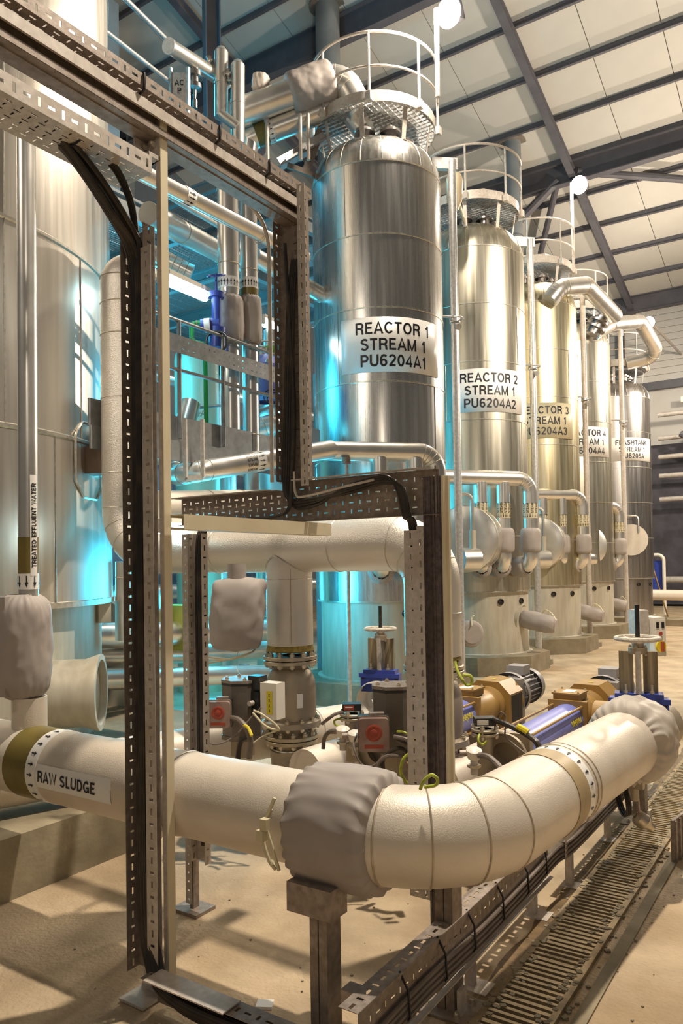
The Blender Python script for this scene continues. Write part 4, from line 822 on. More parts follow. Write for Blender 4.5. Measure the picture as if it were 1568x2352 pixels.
wire([(965, 1812, 2.95), (972, 1795, 2.93), (990, 1780, 2.93), (1004, 1790, 2.93), (1000, 1803, 2.95), (975, 1808, 2.97)], .007, YELG, 'green yellow earth wire loop lying on the bend of the white pipe')
wire([(1133, 1652, 4.7), (1165, 1665, 4.6), (1205, 1685, 4.5), (1232, 1705, 4.4), (1240, 1730, 4.4)], .017, CABLE, 'thick black cable arching over the lavender pump')
wire([(1188, 1668, 4.52), (1200, 1674, 4.5), (1212, 1682, 4.48)], .020, YEL, 'yellow label sleeve on the thick black cable arching over the lavender pump')
wire([(1142, 1650, 4.7), (1150, 1636, 4.65), (1162, 1650, 4.65), (1160, 1690, 4.6), (1180, 1710, 4.6), (1212, 1735, 4.5)], .005, CABLEG, 'thin wire looping from the instrument across the lavender pump')
wire([(1100, 1735, 4.3), (1120, 1738, 4.25), (1138, 1752, 4.2), (1150, 1765, 4.15)], .017, CABLEG, 'grey conduit from the white sensor cap right of the tall strut')
wire([(1103, 1680, 4.7), (1098, 1700, 4.65), (1108, 1710, 4.65), (1118, 1702, 4.65)], .007, YELG, 'green yellow wire curl at the instrument before the lavender pump')
# ================================================================== CABLE TRAYS AND STRUTS
S2 = ((.032, .010), (.010, .022)); SV = ((.028, .012), (.028, .012)); SA = ((.030, .008), (.008, .024), (.030, .008), (.008, .024))
def ctray(name, lab, o, u, wv, fv, L, W, F, pitch=.055, rows=2, left=True, right=True, m=GALV, fslot=S2, t=None):
    """perforated channel: web along u (length) x wv (width), flanges towards fv"""
    o = V(o); u = V(u).normalized(); wv = V(wv).normalized(); fv = V(fv).normalized(); own = t is None
    if own: t = T(name, lab, 'cable tray', o+u*(L/2 if abs(u.z) < .5 else 0))
    rw = [(W*(.08+.84*k/rows), W*(.08+.84*(k+1)/rows), (SA if k % 2 else SA[1:]+SA[:1])) for k in range(rows)] if rows else []
    MB().plate(o, u, wv, L, W, rw, pitch).build('web', m, t, solid=.002)
    if left: MB().plate(o, u, fv, L, F, [(F*.12, F*.88, fslot)], pitch).build('side_flange', m, t, solid=.002)
    if right: MB().plate(o+wv*W, u, fv, L, F, [(F*.12, F*.88, fslot)], pitch).build('side_flange', m, t, solid=.002)
    return t
def strut(name, lab, a, b, w_, d_, m=GALV, side=(1, 0, 0), cover=None, label=True, t=None):
    a = V(a); b = V(b); u = (b-a).normalized(); s = V(side).normalized(); f_ = u.cross(s); own = t is None
    if own: t = T(name, lab, 'strut', (a+b)/2 if abs(u.z) < .5 else (a if a.z < b.z else b))
    x = MB(); 
    for k, (du, dw, su, sw) in enumerate(((0, 0, w_, .004),)): x.bar(a, b, w_, .004, up=f_)
    x.bar(a+s*(w_/2-.002)+f_*d_/2, b+s*(w_/2-.002)+f_*d_/2, .004, d_, up=f_); x.bar(a-s*(w_/2-.002)+f_*d_/2, b-s*(w_/2-.002)+f_*d_/2, .004, d_, up=f_)
    x.bar(a+s*(w_/2-.007)+f_*d_, b+s*(w_/2-.007)+f_*d_, .012, .004, up=f_); x.bar(a-s*(w_/2-.007)+f_*d_, b-s*(w_/2-.007)+f_*d_, .012, .004, up=f_)
    x.build('channel', m, t)
    if cover: MB().bar(a+s*(w_/2+.004)+f_*d_/2, b+s*(w_/2+.004)+f_*d_/2, .006, d_*1.0, up=f_).build('cover_strip', BEIGE, t)
    return t
X, Y, Zv = V((1, 0, 0)), V((0, 1, 0)), V((0, 0, 1))
# --- main upright in front (P1)
px_, py_ = -2.585, 2.46
t = ctray('cable_tray', 'tall slotted cable tray upright at front left, full of black cables, down to the floor', (-2.845, py_+.03, .12), Zv, X, -Y, 3.50, .155, .075, rows=0)
MB().plate((-2.845, py_+.0295, .12), Zv, X, 3.5, .155, [(.03, .06, SA), (.10, .13, SA)], .055).build('web_slots', GALV, t, solid=.002) if False else None
o = ctray('x', None, (-2.69, py_-.045, .30), Zv, X, Y, 3.32, .075, .03, rows=0, left=False, t=t) if False else None
MB().plate((-2.705, py_-.045, .20), Zv, X, 3.30, .068, [(.010, .058, ((.034, .013), (.013, .026)))], .055).build('front_slotted_strip', GALVL, t, solid=.002)
strut('steel_strut', 'cream covered steel strut behind the tall front cable tray, up to the top beam', (-2.653, py_+.02, .12), (-2.653, py_+.02, 4.12), .022, .045, GALVL, side=X, cover=True)
b = MB(); b.box((-2.69, py_-.01, 3.93), (.10, .07, .02)); b.box((-2.69, py_+.02, 4.0), (.10, .012, .16)); b.box((-2.73, py_-.01, 3.96), (.012, .09, .16)); bk = b.build('angle_bracket', GALVL, None, 'bolted angle bracket at the head of the front strut under the top beam', 'bracket'); bolts(bk, (-2.69, py_, 4.0), Y, .025, 2, .02)
# --- top tray and beam along A
t = ctray('cable_tray', 'long high slotted cable tray crossing from top left down to the middle upright', (-2.60, -.6, 4.19), Y, -X, Zv, 4.25, .08, .06, rows=2, fslot=((.032, .012), (.010, .028)))
for y in (1.2, 1.62, 2.35, 2.85, 3.25): 
    MB().tube([V((-2.596, y, 4.255)), V((-2.592, y, 4.22)), V((-2.596, y, 4.18)), V((-2.63, y, 4.165))], .006, 5).build('cable_tie', BLACK, t)
t = T('channel_beam', 'long galvanised channel beam directly under the high slotted tray', 'beam', (-2.66, 1.5, 4.04)); b = MB()
b.box((-2.665, 1.5, 4.095), (.005, 4.2, .12)); b.box((-2.645, 1.5, 4.155), (.045, 4.2, .005)); b.box((-2.645, 1.5, 4.035), (.045, 4.2, .005)); b.box((-2.623, 1.5, 4.145), (.005, 4.2, .02)); b.box((-2.623, 1.5, 4.05), (.005, 4.2, .03)); b.box((-2.70, 1.5, 4.095), (.07, 4.2, .005)); b.box((-2.735, 1.5, 4.095), (.005, 4.2, .12))
b.build('channel', GALV, t); MB().box((-2.70, 1.5, 4.03), (.075, 4.2, .006)).build('bottom_face', GALV, t)
MB().bar((-2.615, -.6, 4.125), (-2.615, 3.6, 4.125), .012, .05).build('steel_strip', GALVL, None, 'thin flat steel strip along the edge of the long channel beam', 'strip')
# --- wide perforated tray at top left
t = ctray('cable_tray', 'wide perforated cable tray at top left, ending in a lip beside the cream strut', (-2.63, -.6, 3.83), Y, -X, Zv, 3.02, .23, .082, rows=6, fslot=((.034, .014), (.014, .040)), m=GALVL)
for y in (1.55, 2.05): MB().tube([V((-2.66, y, 3.828)), V((-2.72, y, 3.82)), V((-2.80, y+.02, 3.828))], .005, 5).build('cable_tie', BLACK, t)
# --- middle upright (P2)
t = ctray('cable_tray', 'middle slotted cable tray upright from the high tray down to the level tray', (-2.77, 3.56, 2.50), Zv, X, -Y, 1.66, .21, .07, rows=0, m=GALV)
MB().plate((-2.685, 3.555, 2.5), Zv, X, 1.60, .06, [(.010, .050, SA)], .055).build('middle_slotted_strip', GALV, t, solid=.002)
MB().plate((-2.58, 3.475, 2.46), Zv, X, 1.74, .055, [(.008, .046, ((.034, .012), (.012, .010)))], .055).build('front_slotted_strip', GALVL, t, solid=.002)
q = [V((-2.80, 3.50, z)) for z in (2.5, 4.0)]; MB().tube(fillet([V((-2.81, 3.50, 2.5)), V((-2.81, 3.50, 4.05)), V((-2.81, 3.2, 4.12))], .2, 8), .012, 8).build('edge_conduit', GALVL, t)
# --- level tray along B at mid height
t = ctray('cable_tray', 'level perforated cable tray running right from the middle upright, cables lying in it', (-2.78, 3.56, 2.26), X, Zv, -Y, 1.03, .235, .03, rows=4, m=GALV)
t = ctray('cable_tray', 'level perforated cable tray left of the middle upright, with pale top edge', (-3.62, 3.56, 2.28), X, Zv, -Y, .84, .17, .06, rows=4, m=GALV)
b = MB(); b.bar((-3.66, 3.50, 2.455), (-2.83, 3.50, 2.455), .03, .006); b.bar((-2.66, 3.50, 2.50), (-1.76, 3.50, 2.50), .03, .006); b.build('top_edge_strip', GALVL, t)
b = MB(); b.box((-1.765, 3.56, 2.38), (.01, .02, .27)); b.build('end_strip', GALV, t)
strut('steel_strut', 'short cream topped double strut under the level tray with a square cut end', (-2.53, 2.50, 2.215), (-2.53, 3.70, 2.215), .07, .085, BEIGE, side=-Zv)
b = MB(); b.bar((-2.44, 2.5, 2.26), (-2.44, 3.7, 2.26), .004, .07); 
# --- right upright (P3)
t = ctray('cable_tray', 'slim slotted cable tray upright beside the tall dark ribbed strut at centre right', (-1.93, 3.50, .28), Zv, X, Y, 1.90, .075, .06, rows=1, m=GALVL, fslot=((.034, .014), (.014, .02)))
MB().plate((-1.855, 3.50, .28), Zv, X, 1.92, .04, [(.006, .034, ((.034, .012), (.012, .008)))], .055).build('front_slotted_strip', GALVL, t, solid=.002)
t = T('steel_strut', 'tall dark ribbed double strut with cream right side standing behind the white pipe bend', 'strut', (-1.72, 3.57, 0))
b = MB()
for k in (0, 1):
    x_ = -1.845+k*.052; b.box((x_+.025, 3.56, 1.23), (.050, .004, 2.46)); b.box((x_+.001, 3.585, 1.23), (.004, .05, 2.46)); b.box((x_+.049, 3.585, 1.23), (.004, .05, 2.46)); b.box((x_+.010, 3.556, 1.23), (.008, .006, 2.46)); b.box((x_+.041, 3.556, 1.23), (.008, .006, 2.46))
b.build('channel', mat('dark_galvanised', (.17, .14, .14), .5, .5, .3, 40, dirt=(.10, .07, .06), dscale=5), t); MB().box((-1.732, 3.585, 1.23), (.012, .055, 2.46)).build('cover_strip', BEIGE, t); MB().box((-1.72, 3.60, 1.23), (.014, .02, 2.46)).build('side_rail', BEIGE, t)
MB().box((-1.72, 3.57, .01), (.24, .14, .02)).build('foot_plate', GALV, t)
# --- left upright under level tray (P4)
t = ctray('cable_tray', 'slim slotted upright left of the hanging grey bag, with a black cable inside', (-3.20, 3.24, .30), Zv, X, -Y, 1.90, .11, .05, rows=0, m=GALVL)
MB().plate((-3.255, 3.20, .05), Zv, X, 2.15, .05, [(.012, .038, ((.010, .010), (.010, .010)))], .05).build('pinhole_strip', GALVL, t, solid=.002)
MB().box((-3.23, 3.235, .01), (.2, .16, .02)).build('foot_plate', GALV, t); MB().box((-3.22, 3.235, 1.1), (.03, .045, 2.2)).build('post', GALV, t)
# --- cable bundles
def cab(pts, r, lab, grp, m=CABLE, n=8): MB().tube(spline(pts, 7), r, n).build('power_cable', m, None, lab, 'cable', grp)
random.seed(3)
for k in range(9):
    ox = .024*(k % 5)-.04; oy = -.018*(k//5); r = .0135+.003*(k % 3 == 0); j = lambda s=.003: random.uniform(-s, s)
    xs = -2.752+ox*.75
    P = [V((-2.76+ox*.8, 1.2, 3.87)), V((-2.76+ox*.8, 1.8, 3.865)), V((-2.76+ox*.7, 2.08-.008*k, 3.84)), V((-2.765+ox*.8, 2.32-.006*k, 3.70-.008*k)), V((xs, 2.44+oy, 3.45))]
    z = 3.0
    while z > .6: P.append(V((xs+j(), 2.455+oy+j(), z))); z -= .4
    P += [V((xs+.005, 2.455+oy, .42)), V((xs+.05, 2.44+oy, .24)), V((xs+.20, 2.40+oy, .10+.010*(k % 4))), V((-2.2, 2.38+oy, .08+.014*(k % 4))), V((-1.6, 2.38, .10+.014*(k % 4)))]
    cab(P, r, 'thick black cable in the bundle filling the tall front tray', 'cables in the tall front tray')
for k in range(3):
    xs = -2.748+.012*k; cab([V((-2.73+.012*k, 1.0, 3.87)), V((-2.73+.012*k, 2.05, 3.87)), V((-2.73+.012*k, 2.34, 3.76)), V((-2.74+.01*k, 2.42, 3.40)), V((xs, 2.425, 2.8)), V((xs, 2.425, 1.6)), V((xs, 2.425, .6))], .009, 'thinner black cable on the right of the tall front tray bundle', 'thin cables in the tall front tray')
for k in range(4):
    ox = .017*k; cab([V((-2.675+ox*.5, 2.6, 4.205)), V((-2.675+ox*.5, 3.2, 4.205)), V((-2.675+ox*.6, 3.56, 4.17)), V((-2.68+ox*.7, 3.60, 4.02)), V((-2.69+ox*.8, 3.53, 3.6)), V((-2.72+ox, 3.525, 3.0)), V((-2.735+ox, 3.525, 2.62)), V((-2.72+ox, 3.51, 2.42-.02*k)), V((-2.60+ox*2, 3.51, 2.335-.012*k+.05)), V((-2.3, 3.51, 2.40+.012*k)), V((-2.05, 3.51, 2.44+.012*k)), V((-1.93-.012*k, 3.50, 2.40)), V((-1.90-.012*k, 3.51, 2.26)), V((-1.875-.011*k, 3.545, 2.10)), V((-1.875-.011*k, 3.55, 1.0))], .0095+.002*(k == 1), 'black cable down the middle upright and along the level tray', 'cables in the middle upright')
cab([V((-2.70, 3.51, 3.9)), V((-2.655, 3.52, 3.0)), V((-2.66, 3.50, 2.52)), V((-2.68, 3.49, 2.34)), V((-2.78, 3.49, 2.295)), V((-3.0, 3.50, 2.29)), V((-3.15, 3.48, 2.28)), V((-3.17, 3.3, 2.25)), V((-3.155, 3.22, 2.05)), V((-3.15, 3.215, 1.2)), V((-3.15, 3.215, .5))], .012, 'black cable bending left from the middle upright into the slim left upright', None)
for k in range(3): cab([V((-3.135+.014*k, 3.3, 2.25)), V((-3.13+.014*k, 3.215, 2.1)), V((-3.13+.014*k, 3.215, 1.2)), V((-3.13+.014*k, 3.215, .4))], .010, 'black cable inside the slim left upright', 'cables in the slim left upright')
cab([V((-2.64, 3.49, 2.55)), V((-2.63, 3.49, 2.42)), V((-2.56, 3.485, 2.40)), V((-2.3, 3.485, 2.435)), V((-2.1, 3.485, 2.46))], .007, 'thin pale cable turning from the middle upright into the level tray', None, GALVL)
# --- low tray in front of the drain
t = ctray('low_cable_tray', 'long low cable tray on short legs running beside the floor drain, slotted top flange', (-1.49, 2.30, .20), Y, Zv, -X, 2.06, .20, .085, rows=2, left=False, m=GALV, fslot=((.034, .014), (.014, .03)))
MB().bar((-1.475, 2.30, .175), (-1.475, 4.36, .175), .03, .006).build('bottom_lip', GALVL, t)
for y in (3.35, 4.21, 2.75): 
    b = MB(); b.box((-1.53, y, .10), (.04, .045, .2)); b.box((-1.50, y, .006), (.14, .12, .012)); b.build('leg', GALVL, t)
t = ctray('low_cable_tray', 'second low cable tray beyond the first, under the white pipe towards the far handwheel', (-1.43, 4.50, .24), Y, Zv, -X, 2.6, .20, .085, rows=2, left=False, m=GALVL, fslot=((.03, .012), (.012, .024)))
for y in (4.7, 5.6, 6.5): b = MB(); b.box((-1.47, y, .12), (.04, .045, .24)); b.box((-1.45, y, .006), (.12, .1, .012)); b.build('leg', GALVL, t)
t = ctray('low_cable_tray', 'lowest cable tray, along the bottom edge at the foot of the tall front tray', (-2.66, 2.43, .03), X, Zv, -Y, 1.17, .15, .10, rows=1, left=False, m=GALV, fslot=((.034, .014), (.014, .03)))
MB().prism([(-2.62, 2.31, .186), (-2.15, 2.31, .186), (-2.15, 2.42, .186), (-2.62, 2.42, .186)], (0, 0, .006)).build('lid_plate', GALVL, t)
b = MB(); b.box((-1.60, 2.44, .36), (.07, .07, .07)); b.build('strut_end', GALV, None, 'cut end of a small dark strut at the corner of the low trays', 'strut')
for k in range(4):
    z = .215+.026*k; cab([V((-1.475+.006*(k % 2), 2.34, z)), V((-1.474, 2.8, z+.009)), V((-1.472, 3.4, z-.009)), V((-1.47, 4.1, z)), V((-1.46, 4.45, z+.02)), V((-1.415, 4.8, z+.035)), V((-1.412, 6.9, z+.035))], .011, 'dusty brown cable tied in the side of the low tray by the drain', 'cables on the low tray', CABLEG)
for k, y in enumerate((2.62, 2.95, 3.25, 3.6, 3.95, 4.25)): MB().tube([V((-1.50, y, .405)), V((-1.462, y, .34)), V((-1.455, y, .24)), V((-1.49, y, .19))], .005, 5).build('cable_tie', BLACK, None, 'black cable tie round the cables on the low tray by the drain', 'cable tie', 'cable ties on the low tray')
# lower left end of front tray
b = MB(); b.prism([(-2.84, 2.50, .02), (-2.70, 2.50, .02), (-2.72, 2.50, .42)], (0, -.004, 0)); b.box((-2.77, 2.44, .012), (.16, .14, .012)); b.build('splayed_end_plate', GALVL, None, 'bent end plate flaring out at the foot of the tall front tray', 'plate')
# --- pipe supports
def leg(p, z, lab, w_=.11, plate=True):
    t = T('pipe_support', lab, 'support', (p[0], p[1], 0)); x, y = p
    b = MB(); b.box((x-.024, y, z/2), (.04, .10, z)); b.box((x+.022, y, z/2), (.04, .10, z)); b.build('post', GALV, t)
    if plate: b = MB(); b.box((x-.02, y-.03, z-.02), (.22, .12, .12)); b.build('saddle_bracket', GALV, t)
    MB().box((x, y, .006), (.26, .22, .012)).build('foot_plate', GALV, t); bolts(t, (x, y, .015), Z, .1, 4, .022, a0=.7)
    b = MB(); b.box((x+.07, y-.03, .06), (.02, .06, .12)); b.build('foot_angle', GALVL, t)
q = atD(748, 2200, 3.13); leg((q.x, q.y), .66, 'steel post under the grey jacket of the white pipe, bracket on top')
leg((-1.535, 3.14), .70, 'steel double post under the bend of the white pipe behind the low tray', plate=False)
t = T('pipe_support', 'short slotted bracket hanging behind the post under the pipe bend', 'support', (-1.85, 3.5, .3)); 
MB().plate((-1.66, 3.55, .55), Y, Zv, 1.1, .16, [(.02, .08, SA), (.08, .14, SA)], .055).build('slotted_arm', GALV, t, solid=.002)
leg((-1.35, 6.1), .55, 'far stub post under the crumpled pale jacket', plate=False)
# coil and drain spout under the right end
p = atD(1455, 1830, 4.6); t = T('drain_valve', 'small drain valve with a silver spout hanging under the right end of the white pipe', 'valve', (p.x, p.y, p.z-.2))
b = MB(); b.cyl(p+Z*.12, p-Z*.02, .03, n=16); b.box(p+Z*.08, (.12, .06, .05)); b.build('valve_body', CAST, t); MB().tube([p+V((.02, 0, .05)), p+V((.03, 0, -.12))], .008, 6).build('red_lever', REDB, t)
MB().lathe(p+V((.02, 0, -.12)), (.5, .3, -.45), [(-.02, .02), (0, .045), (.05, .05), (.08, .03), (.11, .028)], 20).build('spout', BOLTM, t)
b = MB(); 
for k in range(3): b.ring(p+V((-.07+.012*k, -.02, -.02)), (.8, .5, .1), .10-.006*k, .007, 28, 6)
b.build('coiled_cable', CABLE, None, 'black coiled cable hanging beside the small drain valve', 'cable')
b = MB(); b.prism([(-.99, 5.4, 0), (-.80, 6.6, 0), (-.80, 6.6, .28), (-.99, 5.4, .28)], (-.02, 0, 0)); 
for k in range(16): f_ = k/15; b.box((-.985+.19*f_, 5.42+1.16*f_, .14), (.02, .02, .27))
b.build('ribbed_panel', GALV, None, 'ribbed steel panel leaning beyond the right end of the white pipe', 'panel')
# papers and bits on floor
q = onz(608, 2310, 0); MB().box((q.x, q.y, .006), (.075, .06, .012), Matrix.Rotation(.5, 3, 'Z')).build('scrap_tile', LABEL, None, 'small pale square scrap lying on the floor near the bottom edge', 'scrap')
q = onz(1556, 1690, 0); MB().box((q.x, q.y, .05), (.18, .25, .1)).build('timber_block', PLYW, None, 'pale timber block on the floor at the right edge', 'block')
random.seed(11); b = MB()
for k in range(260):
    x = random.uniform(-1.1, .4) if k % 2 else random.uniform(-3.8, -1.2); y = random.uniform(2.3, 8); s = random.uniform(.002, .006); b.box((x, y, s*.6), (s*2, s*2, s*1.3), Matrix.Rotation(random.random()*3, 3, 'Z'))
b.build('grit', CONC, None, 'small grit and crumbs scattered over the concrete floor', 'grit', kind='stuff')
# ------------------------------------------------------------------ control box on stand, at right
q = atD(1495, 1460, 7.2); t = T('control_station', 'white isolator box with yellow and red rotary switch on a stand behind the right handwheel', 'control box', (q.x, q.y, 0)); Rm = Matrix.Rotation(.9, 3, 'Z')
MB().box(q, (.13, .24, .36), Rm).build('enclosure', WHITEP, t); MB().box(q+Rm @ V((.0, -.121, 0)), (.10, .004, .32), Rm).build('front_face', WHITEP, t)
MB().tube([V((q.x, q.y, 0)), V((q.x, q.y, q.z))], .025, 8).build('stand_post', GALVL, t); n_ = Rm @ V((1, 0, 0)); f_ = Rm @ V((0, -1, 0))

for dz, mm_, rr in ((-.09, YEL, .055), (.03, REDD, .018)): MB().cyl(q+f_*.12+Z*dz, q+f_*.135+Z*dz, rr, n=20).build('switch_plate', mm_, t)
MB().box(q+f_*.15-Z*.09, (.02, .03, .09), Rm).build('rotary_handle', REDD, t)
for dx in (-.03, .03): MB().box(q+f_*.124+Z*.11+n_*dx, (.03, .006, .055), Rm).build('indicator', BLACK, t)
q2_ = q-n_*.14+Z*.10; MB().box(q2_, (.10, .16, .30), Rm).build('second_enclosure', GALVL, t)
# ================================================================== BLUE LIT BAY BEHIND (left)
def tpipe(name, lab, pts, r, m=CLADS, bend=.2, n=24, joints=(), cat='pipe', group=None):
    P = fillet(pts, bend, 10) if len(pts) > 2 else [V(p) for p in pts]
    t = T(name, lab, cat, (V(pts[0])+V(pts[-1]))/2, group); MB().tube(P, r, n).build('cladding', m, t)
    for k in range(1, len(P)-1, 3):
        if len(P) > 4: MB().ring(P[k], (P[k+1]-P[k-1]).normalized(), r+.001, .004, n, 4).build('elbow_joint', CLADJ, t)
    for f_ in joints: MB().ring(V(pts[0]).lerp(V(pts[-1]), f_), V(pts[-1])-V(pts[0]), r+.001, .005, n, 4).build('joint_ring', CLADJ, t)
    return t
D = atD
# twin risers with jackets
for px, r, D_, lab, bandz in ((527, .112, 9.0, 'left and thicker of the twin silver risers with grey jackets in the blue bay', 1), (574, .095, 9.2, 'right and thinner of the twin silver risers with grey jackets in the blue bay', 2)):
    p = D(px, 800, D_); t = T('riser_pipe', lab, 'pipe', (p.x, p.y, 2)); zt, zb, zm = 6.62, (D(px, 1060 if bandz == 1 else 1275, D_).z), D(px, 790, D_).z
    MB().tube([(p.x, p.y, zb), (p.x, p.y, zm)], r, 32).build('lower_length', CLADS, t); MB().tube([(p.x, p.y, zm), (p.x, p.y, zt)], r*1.12, 32).build('upper_length', CLADS, t)
    zj = D(px, 680, D_).z; c_ = (p.x, p.y, 0)
    muff('grey_jacket', None, (p.x, p.y, zm-.02), (p.x, p.y, zj), r*1.6, r*1.2, .007, .02, seed=px, n=64, k=26, parent=t, sq=5)
    z1 = D(px, 665, D_).z; bd = band(c_, Z, r*1.12+.004, z1, z1+.13, 32).build('arrow_band', LABEL, t); arrows(bd, c_, Z, r*1.12+.008, z1+.02, z1+.10, 20, wid=.012)
    if bandz == 2: band(c_, Z, r*1.12+.004, z1-.12, z1, 32).build('colour_band', OLIVE, t)
    for z in (5.6, 6.5, 3.6): MB().ring((p.x, p.y, z), Z, r*1.12+.002 if z > zm else r+.002, .005, 32, 4).build('joint_ring', CLADJ, t)
# steam pipe
a = D(440, 1085, 8.2); b_ = D(760, 1032, 9.6); t = tpipe('steam_pipe', 'blue lit steam pipe sloping across in front of the twin risers, lettered STEAM', [a+V((-.5, .5, .9)), a+V((-.42, .1, 0)), a, b_], .118, bend=.22)
u = (b_-a).normalized(); L_ = (b_-a).length; bd = band(a, u, .121, L_*.40, L_*.46, 28).build('arrow_band', LABEL, t); arrows(bd, a, u, .124, L_*.41, L_*.45, 14)
x0, y0, z0 = perp(u); ac = ang_of(u, -(a+b_)/2+V((0, 0, 2)))
for k in range(4):
    for f3 in (lambda uu, vv, k=k: a+u*(L_*.36+uu)+(x0*math.cos(ac+(k-1.5)*.5-vv/.121)+y0*math.sin(ac+(k-1.5)*.5-vv/.121))*.1225,):
        up = (f3(0, .01)-f3(0, 0)).z > 0; lettering(bd, 'STEAM', .034, f3 if up else (lambda uu, vv, f3=f3: f3(uu, -vv)))
b = MB(); q = D(415, 1080, 8.0); 
for px in (425, 465):
    q = D(px, 1030, 8.0); b.box(q, (.05, .02, .62))
b.bar(D(425, 1098, 8.0), D(465, 1098, 8.0), .02, .05); b.build('pipe_hanger', GALVL, None, 'U shaped galvanised hanger holding the steam pipe elbow', 'hanger')
# walkway: side plate, posts, rails, toe tray
zdk = 3.55
DULLG = mat('dull_zinc', (.25, .26, .27), .5, .45, .2, 10)
t = T('walkway', 'galvanised walkway edge beam and handrail in the blue lit bay', 'walkway', (-6.3, 6.5, 3.2)); xk = D(450, 1000, 8.3).x
y0_, y1_ = onx(388, 1000, xk).y, onx(520, 1000, xk).y
b = MB(); zA, zB = onx(450, 972, xk).z, onx(450, 1060, xk).z
b.box((xk, 6.2, (zA+zB)/2+.11), (.02, 3.2, .26)); b.build('edge_plate', DULLG, t); b = MB(); b.box((xk+.02, 6.2, (zA+zB)/2-.13), (.02, 3.2, .22)); b.build('lower_beam', DULLG, t)
for px in (412, 512):
    p = onx(px, 900, xk+.04); MB().tube([V((p.x, p.y, (zA+zB)/2)), V((p.x, p.y, zA+1.05))], .024, 8).build('rail_post', DULLG, t)
for z in (1.05, .52): MB().tube([V((xk+.04, 4.9, zA+z)), V((xk+.04, 7.75, zA+z))], .021, 8).build('handrail', DULLG, t)
MB().plate((xk+.10, 4.9, zA+.68), Y, Zv, 2.8, .19, [(.02, .09, SA), (.10, .17, SA)], .08).build('slotted_tray', DULLG, t, solid=.002)
# upper gratings seen from below
def grating(x0, x1, y0, y1, z, lab):
    t = T('platform_deck', lab, 'platform', ((x0+x1)/2, (y0+y1)/2, z-.2)); b = MB(); n = int((y1-y0)/.042)
    for k in range(n): b.box(((x0+x1)/2, y0+.042*(k+.5), z), (x1-x0, .006, .03))
    for k in range(int((x1-x0)/.25)): b.box((x0+.25*k, (y0+y1)/2, z-.005), (.008, y1-y0, .02))
    b.build('grating_bars', GRATM, t, kind='stuff')
    for k in range(int((y1-y0)/1.3)+1): ibeam('deck_beam', (x0, y0+1.3*k, z-.11), (x1, y0+1.3*k, z-.11), .17, .09, COLSTEEL, parent=t)
    for xx in (x0, x1): ibeam('edge_beam', (xx, y0, z-.08), (xx, y1, z-.08), .24, .10, COLSTEEL, parent=t)
    return t
grating(-11.2, -7.6, 6.2, 12.2, 6.75, 'high grating platform seen from below through the cable frame, lit blue')
grating(-11.5, -8.0, 9.0, 13.8, 8.3, 'highest grating platform behind the long high tray')
tpipe('blue_lit_pipe', 'long smooth pipe with bright blue underside below the grating, left of the twin risers', [D(340, 490, 8.4), D(560, 610, 10.5)], .13, joints=(.3, .7))
tpipe('conduit_tube', 'thin conduit with worn patches hung below the grating platform', [D(370, 440, 9.2), D(520, 530, 10.8)], .035, GALVL)
tpipe('spiral_duct', 'ribbed spiral duct stub behind the upper left of the blue bay', [D(300, 560, 9.3), D(440, 630, 9.5)], .12, CLADS, joints=(.1, .2, .3, .4, .5, .6, .7, .8, .9))
tpipe('cross_pipe', 'dull horizontal pipe right of the twin risers below the purple tinted deck', [D(585, 590, 10.5), D(760, 690, 11.5)], .12, CLADS, joints=(.3, .7))
# fluorescent fittings
def tube_light(p0, p1, lab):
    t = T('fluorescent_light', lab, 'light', (V(p0)+V(p1))/2); u = (V(p1)-V(p0)).normalized(); MB().bar(V(p0)+Z*.07, V(p1)+Z*.07, .15, .05).build('housing', WHITEP, t)
    MB().tube([V(p0), V(p1)], .055, 14).build('diffuser', TUBEE, t); 
    for p in (p0, p1): MB().box(V(p)+Z*.02, (.13, .05, .12)).build('end_cap', GALVL, t)
tube_light(D(374, 640, 7.6), D(470, 682, 8.9), 'nearer glowing fluorescent tube light left of the blue valve')
tube_light(D(598, 738, 10.4), D(655, 766, 11.2), 'farther glowing fluorescent tube light right of the grey jacketed risers')
tube_light(D(372, 1213, 6.4), D(420, 1214, 6.9), 'small glowing tube light just above the silvery pipe beside the cream strut')
# distant vessels
def vessel(px, D_, r, z0, z1, m, lab):
    p = D(px, 900, D_); t = T('vessel', lab, 'tank', (p.x, p.y, z0)); c_ = V((p.x, p.y, 0)); MB().lathe(c_, Z, [(z0, r), (z1, r)]+[(z1+.35*math.sin(a), r*math.cos(a)) for a in (.3, .7, 1.1, 1.4, 1.56)], 48).build('shell', m, t)
    for z in (z0+1.2, z0+2.4, z0+3.6):
        if z < z1: MB().ring(c_+Z*z, Z, r+.002, .012, 48, 4).build('weld_band', SEAM, t)
    return t
vessel(452, 12.5, .36, .0, 5.4, CREAM, 'slim cream vessel behind the green pipe in the blue bay')
vessel(500, 13.2, .30, .0, 5.0, CLADS, 'blue lit silver vessel right behind the cream one')
vessel(640, 12.5, .42, .0, 4.4, CLADS, 'blue lit silver vessel beyond the blue pump head')
vessel(300, 9.5, .45, .0, 1.5, CLADS, 'squat blue lit vessel right of the big tank foot')
